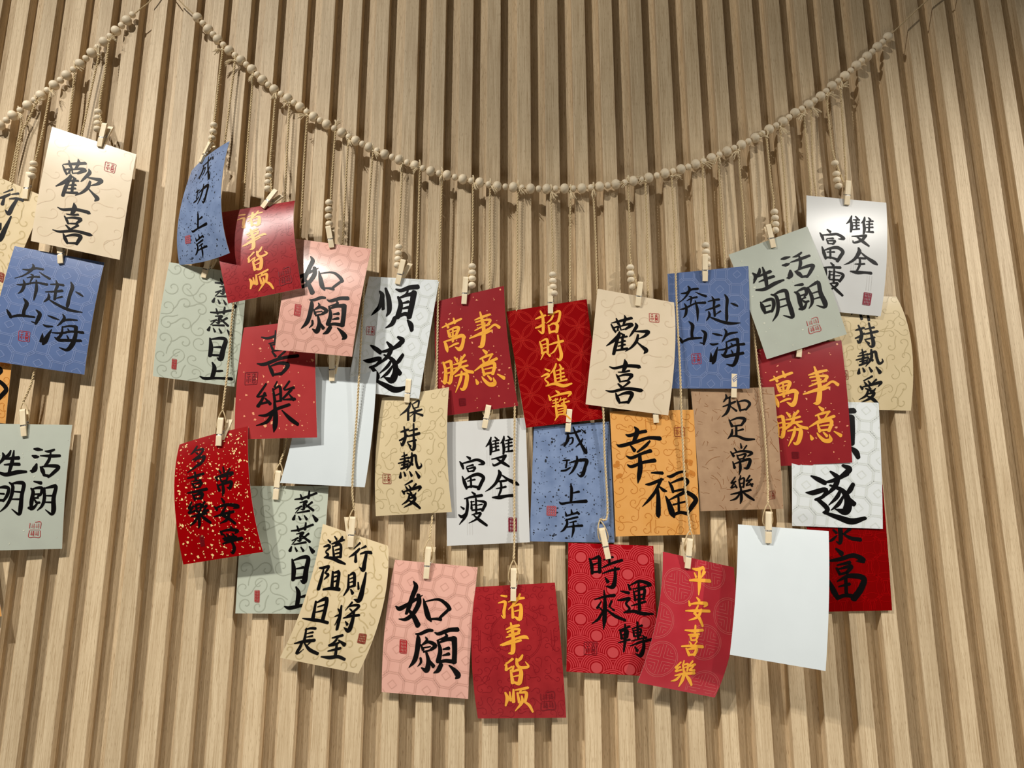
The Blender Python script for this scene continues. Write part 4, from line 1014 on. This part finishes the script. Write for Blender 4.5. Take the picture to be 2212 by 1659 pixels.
def make_clip(top, bot, cid, label, skew=0.0, yaw=0.0):
    P = PATCH[cid]
    u, v = P.inv(bot)
    base = P.S(u, v)
    n0 = P.N(u, v)
    d0 = -base[1] * 1000
    tp = at(top[0], top[1], d0 + 1.0)
    axis = unit(tp - base)
    L = min(max(np.linalg.norm(tp - base), 0.030), 0.043)
    nrm = unit(n0 - axis * (n0 @ axis))
    wid = np.cross(nrm, axis)
    if wid[0] < 0:
        wid = -wid
    root = empty('clothespin', tuple(base + axis * L * 0.5), label, 'clothespin', 'wooden clothespins holding the cards')
    w = 0.0068
    g = 0.0004
    f = [(0, g), (0.0, g + 0.0024), (0.30 * L, g + 0.0034), (0.355 * L, g + 0.0034), (0.365 * L, g + 0.0026), (0.405 * L, g + 0.0026), (0.415 * L, g + 0.0034),
         (0.93 * L, g + 0.0040), (L, g + 0.0034), (L, g + 0.0014), (0.55 * L, g + 0.0004)]
    slab(f, axis, nrm, wid, w, base).link('front_arm', M_CLIP, root, root.location, smooth=False)
    bk = [(0, -g - 0.0006), (0.0, -g - 0.0026), (0.30 * L, -g - 0.0034), (0.93 * L, -g - 0.0052), (L, -g - 0.0052), (L, -g - 0.0032), (0.55 * L, -g - 0.0012)]
    ax2 = unit(axis + wid * (skew / 1000 / L))
    slab(bk, ax2, nrm, wid, w, base).link('back_arm', M_CLIP, root, root.location, smooth=False)
    sp = Mesh()
    c = base + axis * (0.385 * L)
    for k in range(3):                                              # wire over the front notch and the coil between the arms
        o = (k - 1) * 0.0006
        tube(sp, [c + axis * o + nrm * (g + 0.0028) + wid * x for x in (-w * 0.52, -w * 0.25, 0, w * 0.25, w * 0.52)], 0.0003, 5)
    coil = []
    for k in range(41):
        a = k / 40 * 8 * math.pi
        coil.append(c + axis * (0.004 + 0.0016 * math.cos(a)) + nrm * (0.0018 * math.sin(a)) + wid * (w * (0.46 + 0.16 * k / 40)))
    tube(sp, coil, 0.0003, 5)
    for s in (-1, 1):
        tube(sp, [c + nrm * (g + 0.0028) + wid * (s * w * 0.53), c + axis * 0.002 + nrm * 0.001 + wid * (s * w * 0.56), c + axis * 0.004 - nrm * 0.003 + wid * (s * w * 0.53)], 0.0003, 5)
    sp.link('spring', M_STEEL, root, root.location)
    CLIPS[cid] = (base, axis, nrm, wid, L)


CLIPS = {}
CLIP_DATA = [
    ('a1', (229.2, 268.7), (216.0, 317.9), 5, 'clothespin on the topmost beige card at far left'),
    ('a2', (131.6, 519.0), (132.5, 569.8), 0, 'clothespin on the far left blue card'),
    ('a3', (65.2, 373.8), (55.9, 430.7), 0, 'clothespin on the golden tan card at the left frame edge'),
    ('a5', (52.1, 884.6), (54.1, 942.5), 0, 'clothespin on the sage green card at the left frame edge'),
    ('b1', (452.2, 322.0), (434.8, 352.1), 0, 'clothespin on the strongly curled slate blue card'),
    ('b2', (593.6, 419.4), (568.4, 450.1), 7, 'clothespin on the red gold-lettered card beside the curled slate card'),
    ('b3', (710.0, 494.0), (717.2, 535.9), 4, 'clothespin on the glossy upper pink card'),
    ('b4', (872.2, 562.5), (859.0, 614.5), 9, 'clothespin on the white card right of the upper pink card'),
    ('b5', (1007.2, 599.7), (1002.5, 657.5), 5, 'clothespin on the flecked dark red card in the middle'),
    ('b6', (1188.7, 619.8), (1189.1, 677.8), 3, 'clothespin on the red interlocking circles card'),
    ('b7', (1382.8, 610.5), (1377.1, 661.4), 0, 'clothespin on the beige card right of the red circles card'),
    ('b8', (1522.6, 550.5), (1522.6, 608.3), 0, 'clothespin on the upper right blue card'),
    ('b9', (1657.2, 486.8), (1670.2, 535.7), 0, 'clothespin on the tilted sage green card'),
    ('b10', (1830.5, 392.5), (1828.1, 443.6), 0, 'clothespin on the highest white card at upper right'),
    ('c1', (454.0, 559.5), (440.5, 600.5), 4, 'clothespin on the pale green card below the curled slate card'),
    ('c3', (717.9, 760.5), (717.9, 823.7), 6, 'clothespin on the blank white card left of centre'),
    ('c4', (884.3, 819.6), (879.5, 870.2), 0, 'clothespin on the golden tan card left of centre'),
    ('c5', (1053.8, 886.9), (1046.4, 924.7), 3, 'clothespin on the white card below the flecked dark red card'),
    ('c6', (1229.4, 893.9), (1226.0, 933.3), 0, 'clothespin on the flat slate card below the red circles card'),
    ('c7', (1412.2, 865.2), (1417.2, 913.8), 0, 'clothespin on the orange card with two characters'),
    ('c8', (1584.4, 805.7), (1584.4, 859.1), 0, 'clothespin on the brown kraft card'),
    ('c9', (1726.3, 720.8), (1724.4, 771.9), 0, 'clothespin on the flecked red card below the tilted sage card'),
    ('d1', (479.8, 903.0), (473.1, 963.2), 9, 'clothespin on the gold-flecked bright red card'),
    ('d2', (603.6, 1016.8), (595.9, 1079.2), 4, 'clothespin on the pale green card in the bottom row'),
    ('d3', (763.1, 1116.0), (757.6, 1181.8), -9, 'clothespin on the slanted golden tan card'),
    ('d4', (926.4, 1180.7), (920.6, 1249.7), 5, 'clothespin on the bottom row pink card'),
    ('d5', (1109.3, 1226.8), (1108.6, 1297.5), 3, 'clothespin on the lowest red card'),
    ('d6', (1299.2, 1140.3), (1313.7, 1207.3), 0, 'clothespin on the red wave-patterned card'),
    ('d7', (1489.2, 1162.9), (1484.3, 1227.5), -5, 'clothespin on the curled red card at the bottom'),
    ('d8', (1658.4, 1105.0), (1659.0, 1173.3), 4, 'clothespin on the lower right blank white card'),
]
for cid, top, bot, skew, label in CLIP_DATA:
    make_clip(top, bot, cid, label, skew)

# ------------------------------------------------------------------ beads
def bead_mesh(name, r, squash, hole):
    me = bpy.data.meshes.new(name)
    prof = []
    zmax = math.sqrt(max(r * r - hole * hole, 0)) * 0.97
    for k in range(13):
        z = -zmax + 2 * zmax * k / 12
        a = math.asin(max(-1, min(1, z / r)))
        prof.append((r * math.cos(a), z * squash))
    prof = [(hole, -zmax * squash * 0.93)] + prof + [(hole, zmax * squash * 0.93)]
    prof = [(hole, 0)] + prof + [(hole, 0)]
    n = 24
    vs = [(x * math.cos(2 * math.pi * k / n), x * math.sin(2 * math.pi * k / n), z) for x, z in prof for k in range(n)]
    fs = [(i * n + k, i * n + (k + 1) % n, (i + 1) * n + (k + 1) % n, (i + 1) * n + k) for i in range(len(prof) - 1) for k in range(n)]
    me.from_pydata(vs, [], fs)
    me.polygons.foreach_set('use_smooth', [True] * len(fs))
    me.materials.append(M_BEAD)
    return me


BIG = bead_mesh('large_bead', 0.0070, 0.92, 0.0016)
SMALL = bead_mesh('small_bead', 0.0047, 0.92, 0.0014)
DROP = bead_mesh('drop_bead', 0.0052, 0.84, 0.0014)


def put_bead(name, me, p, direction, parent):
    o = bpy.data.objects.new(name, me)
    COL.objects.link(o)
    o.parent = parent
    o.location = np.array(p) - np.array(parent.location)
    o.rotation_euler = Vector(direction).to_track_quat('Z', 'Y').to_euler()
    return o


def garland(label, big, start, end, first_small=None):
    """A cord with large and small wooden beads taking turns."""
    B = [at(x, y, 9.0) for x, y in big]
    root = empty('bead_garland', tuple(B[len(B) // 2]), label, 'garland', 'wooden bead garlands')
    pts = [at(*p) for p in start] + B + [at(*p) for p in end]
    mb = Mesh()
    twist(mb, pts, 0.00055, 0.0005, 0.006)
    mb.link('cord', M_JUTE, root, root.location)
    n = len(B)
    for i, p in enumerate(B):
        t = B[min(i + 1, n - 1)] - B[max(i - 1, 0)]
        put_bead('large_bead', BIG, p, t, root)
        if i < n - 1:
            m = (p + B[i + 1]) / 2
            if 0 < i < n - 2:
                m = m + (m - (B[i - 1] + B[i + 2]) / 2) * 0.1
            put_bead('small_bead', SMALL, m, B[i + 1] - p, root)
    if first_small:
        p = at(first_small[0], first_small[1], 9.0)
        put_bead('small_bead', SMALL, p, B[0] - p, root)
    return root


MAIN = [(426.6, 38), (450, 63.3), (470.4, 85.3), (495, 109), (520.3, 130), (544, 150), (567.2, 172.9), (592.3, 193.7), (621.6, 212.7), (648.0, 231.6), (677.3, 252.4), (705.7, 268.9), (738.6, 286.8), (768.2, 304.3), (797.6, 318.2), (831.0, 333.7), (862.7, 345.1), (896.3, 357.7), (930.5, 370.1), (965.7, 378.5), (999.9, 387.3), (1036.1, 394.4), (1074.1, 402.5), (1108.9, 404.6), (1146.1, 407.6), (1181.0, 408.4), (1219.5, 407.6), (1257.0, 407.1), (1294.9, 403.3), (1330.4, 398.2), (1367.8, 391.1), (1401.3, 384.1), (1436.2, 374.7), (1470.9, 365.8), (1502.5, 355.2), (1536.7, 341.8), (1570.1, 327.3), (1601.3, 313.2), (1631.6, 298.0), (1661.4, 279.7), (1691.3, 263.3), (1717.1, 244.3), (1746.2, 226.6), (1772.3, 208.4), (1796.8, 186.1), (1824.7, 164.6), (1849.5, 141.8), (1872.8, 122.3), (1895.1, 101.8), (1917.8, 80.5)]
LEFT = [(274.2, 44.3), (250.6, 66.6), (224.8, 90.6), (198.2, 114.4), (172.9, 138.0), (144.3, 162.8), (117.0, 184.1), (88.6, 206.3), (60.3, 227.8), (27.8, 249.4), (0.0, 270.4)]
garland('long bead garland sagging across the wall from upper left to upper right', MAIN, [(352, -46, 12), (387, 0, 10)], [(2004, 0, 10), (2060, -46, 12)])
garland('short stretch of bead garland running off the left frame edge', LEFT, [(352, -44, 12), (326, 0, 10), (300, 22, 10)], [(-40, 282, 9)], (286, 32))

# ------------------------------------------------------------------ hanging strings
def make_string(pts, beads, cid, label, seed, tuft):
    """pts: (px, py, mm in front of the slats); beads: pixel centres; cid: the clip it ends on."""
    rng = random.Random(seed)
    P3 = [at(*p) for p in pts]
    root = empty('hanging_string', tuple(P3[0]), label, 'string', 'jute strings hanging from the garlands')
    mb = Mesh()
    if cid in CLIPS:
        base, axis, nrm, wid, L = CLIPS[cid]
        tail = base + axis * (L * 0.62) - nrm * 0.0005
        if beads:
            P3 = P3[:-1] + [tail]
        else:
            fork = base + axis * (L + 0.010) + nrm * 0.001
            P3 = P3[:-1] + [fork]
            lp = Mesh()
            for s in (-1, 1):
                tube(lp, spline([fork, base + axis * (L + 0.003) + wid * (s * 0.0035) + nrm * 0.0005, base + axis * (L * 0.8) + wid * (s * 0.0058), base + axis * (L * 0.62) + wid * (s * 0.0052) - nrm * 0.001, base + axis * (L * 0.52) + wid * (s * 0.002) - nrm * 0.0015], 0.002), 0.0008, 6)
            lp.link('loop', M_JUTE, root, root.location)
    # a slight sway so that no string is ruler-straight
    q = [P3[0]]
    for a, b in zip(P3[:-1], P3[1:]):
        n = max(1, int(np.linalg.norm(b - a) / 0.05))
        for k in range(1, n + 1):
            p = a + (b - a) * k / n
            if k < n:
                p = p + np.array([rng.uniform(-.0008, .0008), 0, 0])
            q.append(p)
    twist(mb, q, phase=rng.uniform(0, 6))
    for k in range(26):                                             # loose fibres
        i = rng.randrange(len(q) - 1)
        p = q[i] + (q[i + 1] - q[i]) * rng.random()
        a = rng.uniform(0, 6.28)
        d = np.array([math.cos(a), -abs(math.sin(a)) * 0.5, rng.uniform(-1, 1)])
        ln = rng.uniform(0.002, 0.007)
        tube(mb, [p, p + d * ln * 0.5 + [0, 0, ln * .1], p + d * ln + [0, 0, -ln * .2]], [0.00013, 0.0001, 0.00006], 3, cap=False)
    mb.link('twine', M_JUTE, root, root.location)
    # knot round the garland cord with frayed ends
    kb = Mesh()
    c = P3[0]
    ring = [c + np.array([0.0019 * math.cos(a), 0.0016 * math.sin(a) - 0.0004, 0.0010 * math.sin(2 * a)]) for a in np.linspace(0, 2 * math.pi, 13)]
    tube(kb, ring, 0.0010, 6, cap=False)
    up = at(pts[0][0], pts[0][1] - 14, 9)
    tube(kb, spline([c, (c + up) / 2 + np.array([0.001, -0.003, 0]), up + np.array([0, -0.003, 0])], 0.002), 0.0010, 6)
    tube(kb, spline([c, (c + up) / 2 + np.array([-0.001, 0.002, 0]), up + np.array([0, 0.002, 0])], 0.002), 0.0010, 6)
    for e in range(2):
        a = math.radians(tuft + rng.uniform(-14, 14) + e * 22)
        ln = rng.uniform(0.009, 0.014)
        for s in range(7):
            aa = a + rng.uniform(-.28, .28)
            d = np.array([math.cos(aa), -rng.uniform(0.1, 0.6), math.sin(aa)])
            l2 = ln * rng.uniform(0.7, 1.2)
            tube(kb, spline([c, c + d * l2 * 0.45 + np.array([0, -0.001, 0.001]), c + d * l2 + np.array([0, 0, rng.uniform(-.004, .001)])], 0.002), 0.00042, 4)
    kb.link('knot', M_FLUFF, root, root.location)
    if beads:
        B = [at(x, y, dd) for x, y, dd in beads]
        for i, p in enumerate(B):
            t = B[min(i + 1, len(B) - 1)] - B[max(i - 1, 0)]
            put_bead('bead', DROP, p, t, root)


STRINGS = [
    ([(481, 108, 9), (472, 180, 14), (463, 262, 22), (450, 322, 24)], [(462, 271, 22), (460.5, 285, 23), (458.5, 299, 24), (456, 312.5, 24)], 'b1', 'four-bead string of the strongly curled slate card', 200),
    ([(508, 132, 9), (497, 220, 10), (486, 306, 12), (462, 480, 12), (452, 566, 13)], [], 'c1', 'plain string behind the curled slate card, leading to the pale green card', 190),
    ([(547, 163, 9), (536, 300, 10), (527, 420, 14), (515, 560, 17), (501, 689, 17), (494, 780, 18), (486, 895, 26)], [], 'd1', 'plain string in front of the pale green card, holding the gold-flecked red card', 250),
    ([(595.5, 200, 9), (588, 300, 18), (584, 350, 28), (585, 430, 32)], [(582, 367, 29), (580.3, 381, 30), (579, 394.5, 31), (578.6, 408, 32)], 'b2', 'four-bead string of the red card beside the curled slate card', 270),
    ([(626, 223, 9), (620, 330, 9), (616, 420, 9), (606, 560, 12), (600, 690, 20)], [], '', 'plain string running down behind the upper red gold-lettered card', 190),
    ([(664, 250, 9), (657, 345, 9), (652, 450, 9), (642, 600, 8), (628, 820, 7), (619, 950, 7), (606, 1018, 7)], [], 'd2', 'long string behind the pink card, holding the bottom row pale green card', 200),
    ([(725, 276, 9), (719, 360, 16), (715, 425, 22), (711, 495, 27)], [(711, 438, 24), (710.3, 453, 25), (710, 468, 26), (711.5, 484, 26)], 'b3', 'four-bead string of the glossy upper pink card', 60),
    ([(752.6, 302, 9), (746, 420, 9), (740, 525, 10), (722, 700, 10), (718, 770, 10)], [], 'c3', 'plain string behind the upper pink card, holding the blank white card', 290),
    ([(806, 327, 9), (799, 420, 9), (793, 533, 10), (788, 596, 14), (779, 750, 20), (772, 880, 22), (761, 1053, 20), (762, 1112, 15)], [], 'd3', 'long string crossing the blank white card to the slanted tan card', 300),
    ([(870, 354, 9), (865, 450, 9), (862, 520, 9), (868, 560, 9)], [(861.4, 534, 9.5), (861, 547.5, 9.5), (860, 560, 9.5), (859, 573, 9.5)], 'b4', 'four-bead string of the white card right of the pink card', 240),
    ([(907, 362, 9), (905, 440, 9), (900, 600, 5), (890, 800, 5), (883, 835, 6)], [], 'c4', 'plain string behind the white card, holding the golden tan card', 205),
    ([(955, 377, 9), (952, 480, 9), (947, 620, 8), (943, 837, 7), (939, 960, 5.5), (934, 1110, 7), (926, 1175, 9)], [], 'd4', 'long string along the flecked dark red card to the bottom pink card', 250),
    ([(1022, 395, 9), (1021, 480, 9), (1020, 560, 9), (1012, 610, 8)], [(1020, 575.6, 9), (1020, 589, 9), (1020, 602, 9), (1019.5, 616, 9)], 'b5', 'four-bead string of the flecked dark red card in the middle', 290),
    ([(1059, 402, 9), (1058, 560, 7), (1057, 640, 3.5), (1056, 860, 3.5), (1054, 890, 5)], [], 'c5', 'plain string behind the flecked dark red card, holding a white card', 310),
    ([(1119, 405, 9), (1118, 560, 7), (1116, 667, 3.2), (1114, 780, 3.2), (1112, 881, 8), (1111, 1030, 9.5), (1111, 1170, 10), (1109, 1222, 10)], [], 'd5', 'long string across the middle white card to the lowest red card', 290),
    ([(1190, 415, 9), (1193, 500, 9), (1194, 580, 9), (1189, 640, 8)], [(1194, 593.5, 9), (1194, 607, 9), (1194.3, 620, 9), (1196.5, 634, 9)], 'b6', 'four-bead string of the red interlocking circles card', 270),
    ([(1232, 415, 9), (1231, 560, 7), (1231, 650, 3), (1230, 850, 3), (1229, 905, 4)], [], 'c6', 'plain string behind the red circles card, holding the flat slate card', 270),
    ([(1281, 410, 9), (1286, 500, 9), (1290, 622, 9), (1297, 760, 9.5), (1303, 881, 12), (1306, 980, 10), (1312, 1110, 9), (1300, 1138, 9)], [], 'd6', 'long string over the flat slate card to the wave-patterned card', 270),
    ([(1356, 395, 9), (1360, 480, 9), (1361.5, 560, 10), (1375, 612, 14)], [(1361.5, 578, 10), (1362, 591.5, 11), (1363, 605, 11.5), (1367, 620, 12.5)], 'b7', 'four-bead string of the beige card right of centre', 200),
    ([(1394, 392, 9), (1398, 500, 9), (1400, 638, 9), (1408, 780, 9.5), (1412, 860, 10)], [], 'c7', 'plain string behind the beige card, holding the orange card', 160),
    ([(1451, 382, 9), (1456, 480, 10), (1459, 574, 11), (1461, 640, 15), (1465, 720, 20), (1469, 800, 21), (1473, 920, 16), (1480, 1050, 15), (1485, 1150, 16)], [], 'd7', 'long string along the beige card and across the orange card', -15),
    ([(1518, 354, 9), (1520, 440, 9), (1524, 520, 11), (1523, 553, 12)], [(1524, 530, 11.5), (1525, 544, 12), (1526, 558, 12), (1527.5, 571, 11)], 'b8', 'four-bead string of the upper right blue card', -20),
    ([(1552, 340, 9), (1556, 420, 9), (1565, 560, 8.5), (1575, 700, 9), (1584, 810, 10)], [], 'c8', 'plain string behind the blue card, holding the kraft card', 240),
    ([(1595, 326, 9), (1599, 380, 9), (1610, 532, 8), (1622, 640, 8), (1629, 720, 10), (1638, 804, 12), (1643, 850, 15), (1651, 930, 17), (1658, 1038, 19), (1660, 1095, 27)], [], 'd8', 'long string across the kraft card to the lower right blank card', 240),
    ([(1656, 297, 9), (1664, 380, 9.5), (1671, 446, 11), (1668, 505, 13)], [(1672.5, 458, 11.5), (1674, 471, 12), (1675, 484.5, 12.5), (1674.5, 497.5, 13)], 'b9', 'four-bead string of the tilted sage green card', 150),
    ([(1685, 276, 9), (1696, 400, 9), (1702, 500, 9), (1715, 650, 8), (1725, 720, 8)], [], 'c9', 'plain string behind the tilted sage card, holding the flecked red card', 300),
    ([(1736, 250, 9), (1747, 360, 8), (1752, 425, 5), (1756, 560, 3), (1758, 690, 2.5)], [], '', 'first of two close plain strings left of the highest white card', 190),
    ([(1752.5, 235, 9), (1756, 360, 8), (1763, 425, 5), (1769, 620, 2.5), (1772, 760, 2.5)], [], '', 'second of two close plain strings left of the highest white card', 300),
    ([(1785, 208, 9), (1794, 290, 9), (1802, 340, 9), (1820, 405, 9)], [(1803, 353, 9), (1806, 376, 9), (1807.5, 389, 9), (1811, 402, 9)], 'b10', 'four-bead string of the highest white card at upper right', 10),
    ([(1816, 192, 9), (1822, 290, 9), (1828, 400, 6), (1832, 600, 3), (1834, 820, 2.6)], [], '', 'rightmost plain string of the long garland', 20),
    ([(235.5, 89, 9), (226, 160, 12), (215, 232, 16), (222, 280, 18)], [(212, 242, 16), (211.4, 255, 16.5), (211, 267, 17), (210.6, 279, 17.5)], 'a1', 'four-bead string of the topmost beige card at far left', 20),
    ([(214, 119, 9), (196, 200, 9), (177, 291, 9), (145, 450, 9.5), (132, 512, 13)], [], 'a2', 'plain string behind the far left beige card, holding the blue card', 100),
    ([(162, 149, 9), (156, 210, 9), (147, 285, 7), (115, 500, 6.5), (84, 740, 6), (70, 820, 9), (53, 878, 11)], [], 'a5', 'long string behind the left cards, ending on the cut sage card', 0),
    ([(109, 197, 9), (93, 280, 10), (78, 340, 10), (68, 380, 11)], [(73, 354, 10), (71, 367, 10), (69, 380, 10)], 'a3', 'beaded string of the golden tan card at the left edge', -40),
    ([(78, 223, 9), (62, 258, 9), (47, 291, 9), (28, 390, 7), (5, 520, 6)], [], '', 'plain string joining another above the left golden tan card', 10),
    ([(42, 246, 9), (47, 270, 9), (40, 300, 8.5), (22, 392, 5.5), (-10, 640, 4.5)], [], '', 'leftmost plain string, slack beside the frame edge', 300),
]
for k, (pts, beads, cid, label, tuft) in enumerate(STRINGS):
    make_string(pts, beads, cid, label, k, tuft)
